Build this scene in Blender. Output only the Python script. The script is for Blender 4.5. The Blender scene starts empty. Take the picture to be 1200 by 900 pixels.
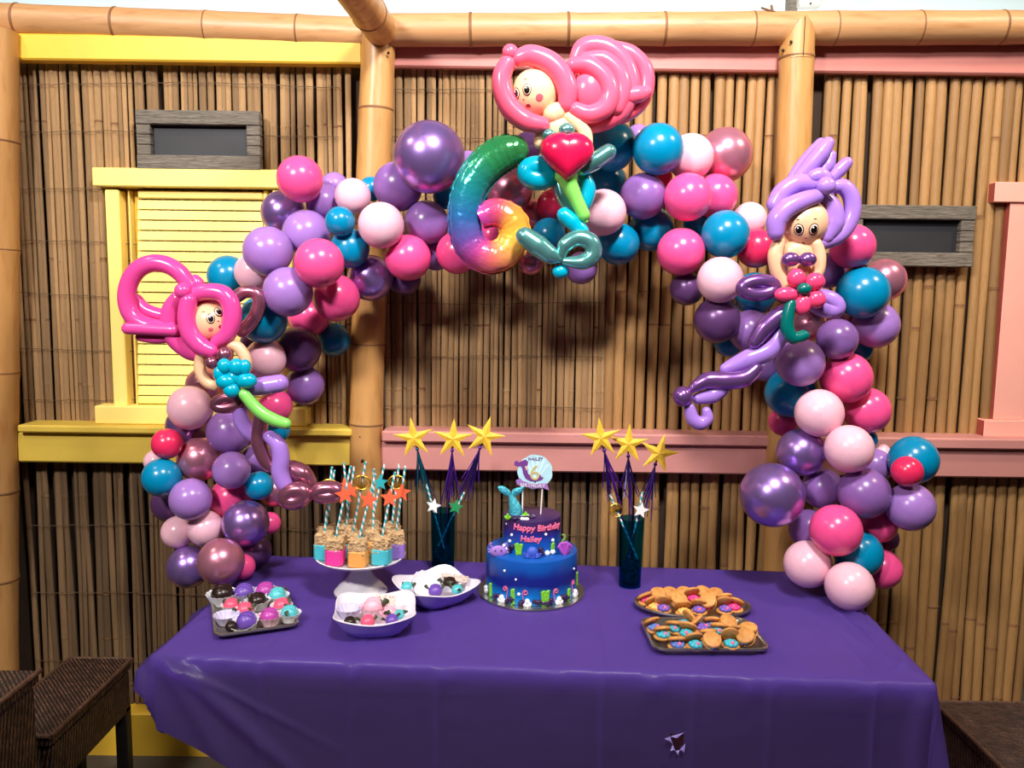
import bpy, math, random
from mathutils import Vector, Matrix, Euler
R = math.radians
PI = math.pi
random.seed(7)
scene = bpy.context.scene
col = scene.collection

# ------------------------------------------------------------------ camera
FPX = 940.0
CAM = Vector((0.0, 0.0, 1.675))
PITCH = R(6.4)
ROLL = R(0.73)
camd = bpy.data.cameras.new('camera')
cam = bpy.data.objects.new('camera', camd)
col.objects.link(cam)
camd.sensor_width = 36.0
camd.lens = FPX / 1200.0 * 36.0
CROT = Euler((PI / 2 - PITCH, 0, 0)).to_matrix().to_4x4() @ Matrix.Rotation(ROLL, 4, 'Z')
cam.matrix_world = Matrix.Translation(CAM) @ CROT
scene.camera = cam
CR3 = CROT.to_3x3()
CFWD = CR3 @ Vector((0, 0, -1))

# ------------------------------------------------------------------ world, lamps, exposure
scene.view_settings.view_transform = 'Standard'
scene.view_settings.look = 'None'
scene.view_settings.exposure = 0.0
scene.view_settings.gamma = 1.0
scene.view_settings.use_curve_mapping = False
world = bpy.data.worlds.new('world')
scene.world = world
world.use_nodes = True
wb = world.node_tree.nodes['Background']
wb.inputs[0].default_value = (0.86, 0.93, 1.0, 1)
wb.inputs[1].default_value = 0.25


def area_lamp(name, loc, target, sx, sy, watts, color, spread=180):
    d = bpy.data.lights.new(name, 'AREA')
    d.shape = 'RECTANGLE'
    d.size = sx
    d.size_y = sy
    d.spread = R(spread)
    d.energy = watts
    d.color = color
    o = bpy.data.objects.new(name, d)
    col.objects.link(o)
    o.location = loc
    o.rotation_euler = (Vector(target) - Vector(loc)).to_track_quat('-Z', 'Y').to_euler()
    return o


# the hall's overhead lamps: one bright white fixture over the table, two warm ones to the sides,
# and added, unseen lights behind the hut that brighten the pale wall above its beam
area_lamp('ceiling_lamp_white', (0.55, 0.4, 4.0), (0.35, 2.8, 2.25), 0.5, 0.4, 58, (1.0, 0.94, 0.92), 100)
area_lamp('ceiling_lamp_white', (-1.9, -0.8, 3.7), (-0.9, 2.8, 2.0), 0.5, 0.4, 54, (1.0, 0.94, 0.92), 100)
area_lamp('ceiling_lamp_warm_west', (-2.3, 1.7, 3.7), (-0.9, 2.9, 1.6), 0.25, 0.25, 14, (1.0, 0.82, 0.6))
area_lamp('ceiling_lamp_warm_east', (2.5, 1.7, 3.7), (1.2, 2.9, 1.6), 0.25, 0.25, 36, (1.0, 0.80, 0.58))
for lx in (-2.4, 0.0, 2.4):
    area_lamp('added_wall_light', (lx, 3.25, 2.3), (lx, 4.4, 3.2), 2.0, 0.15, 21, (1.0, 0.98, 0.95))


def ray(px, py):
    return CR3 @ Vector(((px - 600.0) / FPX, (450.0 - py) / FPX, -1.0))


def P(px, py, y):
    """world point seen at photo pixel (px, py), on the vertical plane at distance y"""
    d = ray(px, py)
    return CAM + d * (y / d.y)


def PZ(px, py, z):
    """world point seen at photo pixel, on the horizontal plane at height z"""
    d = ray(px, py)
    return CAM + d * ((z - CAM.z) / d.z)


def mpp(p):
    """metres per photo pixel at a world point"""
    return (Vector(p) - CAM).dot(CFWD) / FPX


# ------------------------------------------------------------------ materials
def lin(c):
    out = []
    for v in c[:3]:
        v = v / 255.0
        out.append(v / 12.92 if v <= 0.04045 else ((v + 0.055) / 1.055) ** 2.4)
    return (out[0], out[1], out[2], 1.0)


MATS = {}


def nd(nt, kind, **kw):
    n = nt.nodes.new(kind)
    for k, v in kw.items():
        setattr(n, k, v)
    return n


def mat(name, c, rough=0.5, metal=0.0, var=0.12, scale=8.0, stretch=(1, 1, 1), bump=0.0, bscale=40.0,
        rnd=0.0, coat=0.0, sss=0.0, spec=None, dark=None):
    """procedural surface: base colour modulated by noise (and by the object's own random number), optional bump"""
    m = bpy.data.materials.new(name)
    m.use_nodes = True
    nt = m.node_tree
    b = nt.nodes['Principled BSDF']
    c = lin(c)
    tc = nd(nt, 'ShaderNodeTexCoord')
    mp = nd(nt, 'ShaderNodeMapping')
    mp.inputs['Scale'].default_value = stretch
    nt.links.new(tc.outputs['Object'], mp.inputs['Vector'])
    oi = nd(nt, 'ShaderNodeObjectInfo')
    off = nd(nt, 'ShaderNodeVectorMath', operation='SCALE')
    off.inputs[0].default_value = (17, 31, 23)
    nt.links.new(oi.outputs['Random'], off.inputs['Scale'])
    nt.links.new(off.outputs[0], mp.inputs['Location'])
    no = nd(nt, 'ShaderNodeTexNoise')
    no.inputs['Scale'].default_value = scale
    no.inputs['Detail'].default_value = 4
    nt.links.new(mp.outputs[0], no.inputs['Vector'])
    mr = nd(nt, 'ShaderNodeMapRange')
    mr.inputs['From Min'].default_value = 0.3
    mr.inputs['From Max'].default_value = 0.7
    mr.inputs['To Min'].default_value = 1 - var
    mr.inputs['To Max'].default_value = 1 + var
    nt.links.new(no.outputs[0], mr.inputs['Value'])
    val = mr.outputs[0]
    if rnd:
        r2 = nd(nt, 'ShaderNodeMapRange')
        r2.inputs['To Min'].default_value = 1 - rnd
        r2.inputs['To Max'].default_value = 1 + rnd
        nt.links.new(oi.outputs['Random'], r2.inputs['Value'])
        mu = nd(nt, 'ShaderNodeMath', operation='MULTIPLY')
        nt.links.new(val, mu.inputs[0])
        nt.links.new(r2.outputs[0], mu.inputs[1])
        val = mu.outputs[0]
    vm = nd(nt, 'ShaderNodeVectorMath', operation='SCALE')
    vm.inputs[0].default_value = c[:3]
    nt.links.new(val, vm.inputs['Scale'])
    if dark is not None:
        mx = nd(nt, 'ShaderNodeMix', data_type='RGBA')
        mx.inputs[7].default_value = lin(dark)
        n2 = nd(nt, 'ShaderNodeTexNoise')
        n2.inputs['Scale'].default_value = scale * 2.3
        n2.inputs['Detail'].default_value = 6
        nt.links.new(mp.outputs[0], n2.inputs['Vector'])
        m3 = nd(nt, 'ShaderNodeMapRange')
        m3.inputs['From Min'].default_value = 0.52
        m3.inputs['From Max'].default_value = 0.75
        nt.links.new(n2.outputs[0], m3.inputs['Value'])
        nt.links.new(m3.outputs[0], mx.inputs[0])
        nt.links.new(vm.outputs[0], mx.inputs[6])
        nt.links.new(mx.outputs[2], b.inputs['Base Color'])
    else:
        nt.links.new(vm.outputs[0], b.inputs['Base Color'])
    b.inputs['Roughness'].default_value = rough
    b.inputs['Metallic'].default_value = metal
    b.inputs['Coat Weight'].default_value = coat
    b.inputs['Coat Roughness'].default_value = 0.12
    if spec is not None:
        b.inputs['Specular IOR Level'].default_value = spec
    if sss:
        b.inputs['Subsurface Weight'].default_value = sss
        b.inputs['Subsurface Radius'].default_value = (0.02, 0.012, 0.01)
        b.inputs['Subsurface Scale'].default_value = 0.5
    if bump:
        bn = nd(nt, 'ShaderNodeTexNoise')
        bn.inputs['Scale'].default_value = bscale
        bn.inputs['Detail'].default_value = 3
        nt.links.new(mp.outputs[0], bn.inputs['Vector'])
        bp = nd(nt, 'ShaderNodeBump')
        bp.inputs['Strength'].default_value = bump
        bp.inputs['Distance'].default_value = 0.01
        nt.links.new(bn.outputs[0], bp.inputs['Height'])
        nt.links.new(bp.outputs[0], b.inputs['Normal'])
    MATS[name] = m
    return m


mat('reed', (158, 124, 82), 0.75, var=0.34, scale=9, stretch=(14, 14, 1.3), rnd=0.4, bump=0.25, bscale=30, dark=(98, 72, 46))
mat('reed_shaded', (112, 86, 56), 0.75, var=0.34, scale=9, stretch=(14, 14, 1.3), rnd=0.4, bump=0.25, bscale=30, dark=(74, 54, 34))  # same reed, the lower wall's shade put into its colour
mat('cane', (166, 126, 76), 0.55, var=0.22, scale=7, stretch=(9, 9, 1.2), rnd=0.28, bump=0.2, bscale=20, dark=(112, 74, 38))
mat('cane_node', (112, 74, 42), 0.7, var=0.25, scale=20, rnd=0.2)
mat('bamboo', (196, 146, 86), 0.38, var=0.13, scale=3, stretch=(6, 6, 1), rnd=0.05, bump=0.08, bscale=12, dark=(176, 118, 62))
mat('bamboo_beam', (188, 142, 96), 0.42, var=0.12, scale=3, stretch=(1, 6, 6), rnd=0.05, bump=0.08, bscale=12, dark=(166, 116, 70))
mat('bamboo_node', (128, 86, 50), 0.6, var=0.2, scale=12)
mat('bolt', (46, 34, 28), 0.5, 0.4)
mat('yellow_paint', (236, 190, 56), 0.5, var=0.05, scale=5, bump=0.12, bscale=18)
mat('yellow_shutter', (255, 232, 128), 0.5, var=0.04, scale=5, bump=0.08, bscale=14)
mat('pink_fascia', (196, 124, 114), 0.5, var=0.05, scale=5, bump=0.12, bscale=18)
mat('yellow_rail', (222, 190, 76), 0.5, var=0.05, scale=5, bump=0.12, bscale=18)
mat('pink_paint', (200, 136, 128), 0.5, var=0.05, scale=5, bump=0.12, bscale=18)
mat('pink_shutter', (250, 178, 160), 0.5, var=0.04, scale=5, bump=0.08, bscale=14)
mat('pink_edge', (168, 78, 66), 0.55, var=0.1)
mat('wall_backing', (58, 42, 28), 0.9, var=0.2)
mat('wire', (92, 72, 48), 0.7, 0.2)
mat('barn_wood', (112, 104, 92), 0.8, var=0.3, scale=10, stretch=(1.5, 1, 14), bump=0.5, bscale=14, dark=(66, 60, 52), rnd=0.12)
mat('chalkboard', (36, 37, 41), 0.6, var=0.15, scale=12)
mat('hall_paint', (206, 228, 232), 0.8, var=0.03, scale=1.2)
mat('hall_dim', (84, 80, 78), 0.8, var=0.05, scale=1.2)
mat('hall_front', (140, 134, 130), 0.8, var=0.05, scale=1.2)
mat('ceiling_paint', (112, 112, 112), 0.85, var=0.04, scale=1.0)
mat('concrete', (74, 70, 64), 0.6, var=0.15, scale=4, bump=0.1)
mat('box_grey', (196, 196, 190), 0.5, var=0.05)


# ------------------------------------------------------------------ mesh helpers
class MB:
    def __init__(self):
        self.v = []
        self.f = []
        self.m = []

    def add(self, verts, faces, mi=0, M=None):
        o = len(self.v)
        if M is not None:
            verts = [M @ Vector(p) for p in verts]
        self.v += [tuple(p) for p in verts]
        self.f += [tuple(i + o for i in f) for f in faces]
        self.m += [mi] * len(faces)
        return self

    def box(self, c, s, rot=None, mi=0, bev=0.0):
        x, y, z = s[0] / 2, s[1] / 2, s[2] / 2
        if bev <= 0:
            vs = [(-x, -y, -z), (x, -y, -z), (x, y, -z), (-x, y, -z), (-x, -y, z), (x, -y, z), (x, y, z), (-x, y, z)]
            fs = [(0, 3, 2, 1), (4, 5, 6, 7), (0, 1, 5, 4), (1, 2, 6, 5), (2, 3, 7, 6), (3, 0, 4, 7)]
        else:
            b = min(bev, x * .9, y * .9, z * .9)
            vs = []
            fs = []
            # chamfered box: 24 verts
            idx = {}
            for sx in (-1, 1):
                for sy in (-1, 1):
                    for sz in (-1, 1):
                        for ax in range(3):
                            p = [sx * (x - b), sy * (y - b), sz * (z - b)]
                            p[ax] = (sx * x, sy * y, sz * z)[ax]
                            idx[(sx, sy, sz, ax)] = len(vs)
                            vs.append(tuple(p))
            for ax in range(3):
                o1, o2 = [k for k in range(3) if k != ax]
                for sg in (-1, 1):
                    q = []
                    for (a, bb) in ((-1, -1), (1, -1), (1, 1), (-1, 1)):
                        s3 = [0, 0, 0]
                        s3[ax] = sg
                        s3[o1] = a
                        s3[o2] = bb
                        q.append(idx[(s3[0], s3[1], s3[2], ax)])
                    fs.append(tuple(q))
                # edge bevels parallel to ax
                for (a, bb) in ((-1, -1), (1, -1), (1, 1), (-1, 1)):
                    q = []
                    for sg, axx in ((-1, o1), (-1, o2), (1, o2), (1, o1)):
                        s3 = [0, 0, 0]
                        s3[ax] = sg
                        s3[o1] = a
                        s3[o2] = bb
                        q.append(idx[(s3[0], s3[1], s3[2], axx)])
                    fs.append(tuple(q))
            for sx in (-1, 1):
                for sy in (-1, 1):
                    for sz in (-1, 1):
                        fs.append(tuple(idx[(sx, sy, sz, a)] for a in range(3)))
        M = Matrix.Translation(Vector(c))
        if rot is not None:
            M = M @ Euler(rot).to_matrix().to_4x4()
        return self.add(vs, fs, mi, M)

    def lathe(self, prof, seg=24, M=None, mi=0, cap=True, flute=None):
        vs = []
        fs = []
        n = len(prof)
        for k in range(seg):
            a = 2 * PI * k / seg
            for j, (r, z) in enumerate(prof):
                rr = r * (1 + (flute(a, j) if flute else 0))
                vs.append((rr * math.cos(a), rr * math.sin(a), z))
        for k in range(seg):
            k2 = (k + 1) % seg
            for j in range(n - 1):
                fs.append((k * n + j, k2 * n + j, k2 * n + j + 1, k * n + j + 1))
        if cap:
            if prof[0][0] > 1e-5:
                fs.append(tuple(k * n for k in reversed(range(seg))))
            if prof[-1][0] > 1e-5:
                fs.append(tuple(k * n + n - 1 for k in range(seg)))
        return self.add(vs, fs, mi, M)

    def ball(self, c, r, seg=20, rings=12, M=None, mi=0):
        if not hasattr(r, '__len__'):
            r = (r, r, r)
        vs = [(0, 0, -1)]
        for j in range(1, rings):
            t = -PI / 2 + PI * j / rings
            for k in range(seg):
                a = 2 * PI * k / seg
                vs.append((math.cos(t) * math.cos(a), math.cos(t) * math.sin(a), math.sin(t)))
        vs.append((0, 0, 1))
        fs = []
        for k in range(seg):
            fs.append((0, 1 + (k + 1) % seg, 1 + k))
        for j in range(rings - 2):
            for k in range(seg):
                k2 = (k + 1) % seg
                a = 1 + j * seg
                fs.append((a + k, a + k2, a + seg + k2, a + seg + k))
        t = len(vs) - 1
        a = 1 + (rings - 2) * seg
        for k in range(seg):
            fs.append((a + k, a + (k + 1) % seg, t))
        T = Matrix.Translation(Vector(c))
        if M is not None:
            T = T @ M.to_4x4()
        T = T @ Matrix.Diagonal((r[0], r[1], r[2], 1))
        return self.add(vs, fs, mi, T)

    def tube(self, pts, rad, seg=12, mi=0, closed=False, cap='flat', sub=0, squash=1.0, colors=None):
        pts = [Vector(p) for p in pts]
        if not hasattr(rad, '__len__'):
            rad = [rad] * len(pts)
        if sub:
            pts, rad = smooth_path(pts, rad, sub, closed)
        n = len(pts)
        vs = []
        fs = []
        tang = []
        for i in range(n):
            a = pts[(i - 1) % n] if (closed or i > 0) else pts[i]
            b = pts[(i + 1) % n] if (closed or i < n - 1) else pts[i]
            t = (b - a)
            tang.append(t.normalized() if t.length > 1e-9 else Vector((0, 0, 1)))
        up = Vector((0, 1, 0))
        if abs(tang[0].dot(up)) > 0.95:
            up = Vector((1, 0, 0))
        nrm = (up - tang[0] * up.dot(tang[0])).normalized()
        rings = []
        if cap == 'round' and not closed:
            # hemispherical ends
            ex_p, ex_r, ex_t = [], [], []
            for q in (0.0, 0.3, 0.62, 0.88):
                th = q * PI / 2
                ex_p.append(pts[0] - tang[0] * rad[0] * math.cos(th))
                ex_r.append(max(rad[0] * math.sin(th), rad[0] * .04))
                ex_t.append(tang[0])
            tail_p, tail_r, tail_t = [], [], []
            for q in (0.88, 0.62, 0.3, 0.0):
                th = q * PI / 2
                tail_p.append(pts[-1] + tang[-1] * rad[-1] * math.cos(th))
                tail_r.append(max(rad[-1] * math.sin(th), rad[-1] * .04))
                tail_t.append(tang[-1])
            pts = ex_p + pts + tail_p
            rad = ex_r + list(rad) + tail_r
            tang = ex_t + tang + tail_t
            n = len(pts)
        for i in range(n):
            t = tang[i]
            nrm = nrm - t * nrm.dot(t)
            if nrm.length < 1e-6:
                nrm = Vector((1, 0, 0)) - t * t.x
            nrm.normalize()
            bi = t.cross(nrm)
            for k in range(seg):
                a = 2 * PI * k / seg
                vs.append(pts[i] + nrm * (math.cos(a) * rad[i] * squash) + bi * (math.sin(a) * rad[i]))
        m = n if closed else n - 1
        for i in range(m):
            j = (i + 1) % n
            for k in range(seg):
                k2 = (k + 1) % seg
                fs.append((i * seg + k, i * seg + k2, j * seg + k2, j * seg + k))
        if not closed and cap:
            fs.append(tuple(reversed(range(seg))))
            fs.append(tuple((n - 1) * seg + k for k in range(seg)))
        return self.add(vs, fs, mi)

    def prism(self, outline, depth, M=None, mi=0, taper=1.0):
        """2-D outline in x,z extruded along y (centred)"""
        n = len(outline)
        vs = [(x, -depth / 2, z) for x, z in outline] + [(x * taper, depth / 2, z * taper) for x, z in outline]
        fs = [tuple(range(n)), tuple(reversed(range(n, 2 * n)))]
        for k in range(n):
            k2 = (k + 1) % n
            fs.append((k, n + k, n + k2, k2))
        return self.add(vs, fs, mi, M)

    def mesh(self, name, mats, smooth=True, rel=None):
        me = bpy.data.meshes.new(name)
        v = self.v
        if rel is not None:
            v = [(p[0] - rel[0], p[1] - rel[1], p[2] - rel[2]) for p in v]
        me.from_pydata(v, [], self.f)
        if not isinstance(mats, (list, tuple)):
            mats = [mats]
        for m in mats:
            me.materials.append(MATS[m] if isinstance(m, str) else m)
        me.polygons.foreach_set('material_index', self.m)
        me.polygons.foreach_set('use_smooth', [bool(smooth)] * len(self.f))
        me.update()
        if smooth is True or smooth == 'auto':
            me.set_sharp_from_angle(angle=R(42))
        return me

    def build(self, name, mats, parent=None, smooth=True, rel=None, loc=None, rot=None):
        """one mesh object; verts given in the parent's frame (or in world, with rel = the parent's location)"""
        if rel is None and parent is not None and parent.get('_w'):
            rel = parent.location
        o = bpy.data.objects.new(name, self.mesh(name, mats, smooth, rel))
        col.objects.link(o)
        if parent is not None:
            o.parent = parent
        if loc is not None:
            o.location = loc
        if rot is not None:
            o.rotation_euler = rot
        return o


def smooth_path(pts, rad, sub, closed=False):
    n = len(pts)
    op, orr = [], []
    m = n if closed else n - 1
    for i in range(m):
        if closed:
            p0, p1, p2, p3 = pts[(i - 1) % n], pts[i], pts[(i + 1) % n], pts[(i + 2) % n]
            r1, r2 = rad[i], rad[(i + 1) % n]
        else:
            p0, p1, p2, p3 = pts[max(i - 1, 0)], pts[i], pts[i + 1], pts[min(i + 2, n - 1)]
            r1, r2 = rad[i], rad[i + 1]
        for s in range(sub):
            t = s / sub
            t2, t3 = t * t, t * t * t
            op.append(0.5 * ((2 * p1) + (p2 - p0) * t + (2 * p0 - 5 * p1 + 4 * p2 - p3) * t2 + (3 * p1 - p0 - 3 * p2 + p3) * t3))
            orr.append(r1 + (r2 - r1) * t)
    if not closed:
        op.append(pts[-1])
        orr.append(rad[-1])
    return op, orr


def tag(o, label=None, cat=None, group=None, kind=None):
    if label:
        o['label'] = label
    if cat:
        o['category'] = cat
    if group:
        o['group'] = group
    if kind:
        o['kind'] = kind
    return o


def thing(name, loc, label=None, cat=None, group=None, rotz=0.0, world_coords=False):
    o = bpy.data.objects.new(name, None)
    o.empty_display_size = 0.05
    col.objects.link(o)
    o.location = loc
    o.rotation_euler = (0, 0, rotz)
    if world_coords:
        o['_w'] = 1
    return tag(o, label, cat, group)


def inst(name, me, parent=None, loc=(0, 0, 0), rot=(0, 0, 0), scale=(1, 1, 1)):
    o = bpy.data.objects.new(name, me)
    col.objects.link(o)
    if parent is not None:
        o.parent = parent
    o.location = loc
    o.rotation_euler = rot
    o.scale = scale
    return o


# ------------------------------------------------------------------ the hall around the hut
def slab(name, c, s, m):
    o = MB().box(c, s).build(name, m, smooth=False)
    tag(o, kind='structure')
    return o


ZFL = -.105          # floor level: the table stands a little tall
slab('floor', (0, 0, ZFL - 0.05), (11, 9.4, 0.1), 'concrete')
slab('wall_back', (0, 4.45, 2.55), (11, 0.1, 5.3), 'hall_paint')
slab('wall_front', (0, -4.45, 2.55), (11, 0.1, 5.3), 'hall_front')
slab('wall_west', (-5.45, 0, 2.55), (0.1, 8.8, 5.3), 'hall_dim')
slab('wall_east', (5.45, 0, 2.55), (0.1, 8.8, 5.3), 'hall_dim')
slab('ceiling', (0, 0, 5.25), (11, 9.4, 0.1), 'ceiling_paint')

# ------------------------------------------------------------------ the hut wall: backing, reeds, canes, wires
YW = 3.0            # backing face
YR = 2.975          # centre of the reeds
ZTOP = P(600, 74, 2.95).z
ZR0 = P(600, 503, 2.93).z       # top of rail
ZR1 = P(600, 545, 2.93).z       # underside of rail
XL = P(18, 300, YR).x
XC0 = P(412, 300, YR).x
XC1 = P(448, 300, YR).x
XT = P(712, 300, YR).x          # thin reeds give way to thicker canes
XR0 = P(918, 300, YR).x
XR1 = P(948, 300, YR).x
XE = P(1240, 300, YR).x
XW = P(-60, 300, YR).x
wl = slab('wall_left', ((XW + XC1) / 2, YW + 0.03, (ZTOP + ZFL) / 2), (XC1 - XW - 0.02, 0.04, ZTOP - ZFL), 'wall_backing')
wr = slab('wall_right', ((XC1 + XE) / 2, YW + 0.03, (ZTOP + ZFL) / 2), (XE - XC1, 0.04, ZTOP - ZFL), 'wall_backing')


def reed_mesh(name, r, seg, mats, nodes, wob, rs):
    """unit-height stalk: slim tube with a few nodes, flattened a little, slightly crooked"""
    rnd = random.Random(rs)
    mb = MB()
    zs = [0.0]
    marks = set()
    for z in nodes:
        zs += [z - 0.006, z, z + 0.006]
        marks.add(len(zs) - 2)
    for e in (0.17, 0.37, 0.58, 0.79):
        zs.append(e)
    order = sorted(range(len(zs)), key=lambda i: zs[i])
    nodeset = {order.index(i) for i in marks}
    zs = sorted(zs) + [1.0]
    n = len(zs)
    vs, fs, ms = [], [], []
    ph = rnd.random() * 6
    for i, z in enumerate(zs):
        rr = r * (1.13 if i in nodeset else 1.0 - 0.05 * math.sin(z * 9 + ph))
        ox = wob * .6 * r * math.sin(z * 4.1 + ph)
        oy = wob * r * 0.5 * math.sin(z * 5.3 + ph * 2)
        for k in range(seg):
            a = 2 * PI * (k + .5) / seg
            vs.append((ox + rr * math.cos(a), oy + rr * 0.85 * math.sin(a), z))
    for i in range(n - 1):
        for k in range(seg):
            k2 = (k + 1) % seg
            fs.append((i * seg + k, i * seg + k2, (i + 1) * seg + k2, (i + 1) * seg + k))
            ms.append(1 if (i in nodeset) else 0)
    mb.add(vs, fs)
    mb.m = ms
    mb.f.append(tuple(range(n * seg - seg, n * seg)))
    mb.m.append(0)
    return mb.mesh(name, mats, True)


RU = 0.5
THIN = [reed_mesh('reed', RU, 8, ('reed', 'cane_node' if i % 2 else 'reed'), sorted(random.Random(i).sample([.12, .3, .47, .62, .84], 2)), 0.35, i) for i in range(8)]
THIN_SHADED = [reed_mesh('reed', RU, 8, ('reed_shaded', 'cane_node' if i % 2 else 'reed_shaded'), sorted(random.Random(i).sample([.12, .3, .47, .62, .84], 2)), 0.35, i) for i in range(8)]
THICK = [reed_mesh('cane', RU, 10, ('cane', 'cane_node'), sorted(random.Random(40 + i).uniform(.08, .92) for _ in range(2 + i % 2)), 0.22, 40 + i) for i in range(8)]
rr = random.Random(3)


def fill(parent, x0, x1, z0, z1, thin, lean=0.0, in_shade=False):
    x = x0
    par = parent.location
    while x < x1:
        if thin:
            w = rr.choice([.013, .015, .017, .019, .021, .024]) * 1.12
            gap = rr.choice([0.0, 0.0, 0.0008, 0.0015, 0.004 if rr.random() < .4 else 0.0])
        else:
            w = rr.uniform(.030, .041)
            gap = rr.choice([.001, 0.002, 0.004, 0.006])
        me = rr.choice((THIN_SHADED if in_shade else THIN) if thin else THICK)
        h = z1 - z0
        tilt = rr.gauss(lean, 0.003 if thin else 0.005)
        # keep the stalk within its panel
        o = inst('reed' if thin else 'bamboo_cane', me, parent,
                 (x + w / 2 + math.tan(tilt) * -h / 2, YR + rr.uniform(-.002, .003) + (.004 if thin else 0), z0), (0, tilt, rr.choice([0, PI])),
                 (w, w, h * rr.uniform(.99, 1.0)))
        x += w + gap


ZF = 0.02
for (a, b, thin) in ((XL + .0, XC0 - 0.01, True),):
    fill(wl, a, b, ZR0 - .02, ZTOP - .005, thin)
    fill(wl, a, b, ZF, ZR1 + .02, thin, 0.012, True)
for (a, b, thin) in ((XC1 + .005, XT, True), (XT, XR0 - .005, False), (XR1 + .008, XE, False)):
    fill(wr, a, b, ZR0 - .02, ZTOP - .005, thin)
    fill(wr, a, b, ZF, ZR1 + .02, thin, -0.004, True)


def wire(parent, x0, x1, z, seed):
    rnd = random.Random(seed)
    pts = []
    x = x0
    while x <= x1:
        pts.append((x, YR - .0155 + rnd.uniform(-.002, .001), z + .006 * math.sin(x * 5 + seed) + rnd.uniform(-.0025, .0025)))
        x += .03
    MB().tube(pts, .0013, 5, cap=None).build('stitch_wire', 'wire', parent)


k = 0
for py in (100, 157, 225, 286, 347, 410, 468, 615, 695, 775):
    k += 1
    wire(wl, XL, XC0 - .01, P(200, py, YR).z, k)
    if py < 720:
        wire(wr, XC1 + .01, XT, P(580, py + 8, YR).z, k + 20)

# ------------------------------------------------------------------ big bamboo: posts, beams, rafter


def bamboo_pole(name, a, b, r, label, nodes, mats=('bamboo', 'bamboo_node'), cap='flat', bend=None, cut=None):
    """thick bamboo between two points; internodes, raised node rings as parts"""
    a, b = Vector(a), Vector(b)
    root = thing(name, a, label, name.split('_')[-1], world_coords=True)
    L = (b - a).length
    ts = [0.0]
    for t in nodes:
        ts += [t - .012 / L, t, t + .012 / L]
    ts += [i / 24 for i in range(1, 24)] + [1.0]
    ts = sorted(set(t for t in ts if 0 <= t <= 1))
    pts, rad = [], []
    for t in ts:
        p = a.lerp(b, t)
        if bend:
            p = p + Vector(bend(t))
        near = min([abs(t - q) * L for q in nodes] + [9])
        pts.append(p)
        rad.append(r * (1.0 + .035 * math.exp(-(near / .02) ** 2) - .02 * math.sin(t * 7)))
    MB().tube(pts, rad, 24).build('culm', mats[0], root)
    d = (b - a).normalized()
    for t in nodes:
        p = a.lerp(b, t) + (Vector(bend(t)) if bend else Vector((0, 0, 0)))
        MB().tube([p - d * .005, p - d * .002, p + d * .002, p + d * .005], [r * 1.022, r * 1.058, r * 1.058, r * 1.022], 24, cap=None).build('node_ring', mats[1], root)
    return root


YP = 2.905
rp = 19.5 * mpp(P(435, 300, YP))
# left post
p0 = P(-2, 886, 2.88); p1 = P(-4, 36, 2.88)
bamboo_pole('bamboo_post', p0, p1, 21 * mpp(p0), 'thick bamboo corner post at the far left edge of the hut', [.12, .265, .39, .555, .72, .86])
# centre post
p0 = P(430, 888, YP); p1 = P(444, 46, YP)
cp = bamboo_pole('bamboo_post', p0, p1, rp, 'bamboo post between the yellow and pink halves of the hut', [.07, .25, .49, .60, .76, .91],
                 bend=lambda t: (-.022 * math.sin(PI * t), 0, 0))
for (bx, by, rad) in ((455, 62, 1.8), (425, 540, 2.3), (422, 512, 1.2)):
    c = P(bx, by, YP - rp * .96)
    MB().ball(c, rad * mpp(c), 8, 6).build('bolt_hole', 'bolt', cp)
# right post with a two-sided mitred top
YP = 2.865
p0 = P(905, 893, YP); p1 = P(934, 55, YP)
rpp = bamboo_pole('bamboo_post', p0, p1, rp * .98, 'bamboo post with mitred top behind the lavender haired balloon mermaid', [.1, .27, .44, .6, .805, .985])
a = P(933.5, 66, YP)
mb = MB()
outl = [(-19, -6), (19, -6), (19.5, 12), (15, 27), (8, 36), (1, 41), (-5, 36), (-13, 27), (-18.5, 14)]
mm = mpp(a)
segs = 20
vs, fs = [], []
for k in range(segs + 1):
    u = -1 + 2 * k / segs
    x = u * 19 * mm
    top = 0
    # mitre height over the width
    top = (12 + 29 * (1 - abs(u - .05) ** 1.4)) * mm
    y = -math.sqrt(max(0, 1 - (u * .985) ** 2)) * 19.4 * mm
    vs += [(a.x + x, a.y + y - .004, a.z - 6 * mm), (a.x + x, a.y + y - .004, a.z + top), (a.x + x, a.y + .02, a.z + top), (a.x + x, a.y + .02, a.z - 6 * mm)]
for k in range(segs):
    for q in range(4):
        q2 = (q + 1) % 4
        fs.append((k * 4 + q, (k + 1) * 4 + q, (k + 1) * 4 + q2, k * 4 + q2))
fs += [(0, 1, 2, 3), tuple(segs * 4 + q for q in (3, 2, 1, 0))]
mb.add(vs, fs)
mb.build('mitred_cap', 'bamboo', rpp)
c = P(936, 48, YP)
MB().tube([Vector((a.x + .5 * mm, a.y - 19.7 * mm - .004, a.z - 5 * mm)), Vector((a.x + .5 * mm, a.y - 19.7 * mm - .004, a.z + 38 * mm))], .0014, 6).build('split', 'bolt', rpp)
for (bx, by) in ((927, 49), (946, 47), (917.5, 59)):
    dx = (bx - 933.5) / 19
    c = P(bx, by, YP - 19.6 * mm * math.sqrt(max(.02, 1 - dx * dx)))
    MB().ball(c, 1.8 * mm, 8, 6).build('nail_hole', 'bolt', rpp)

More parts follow.
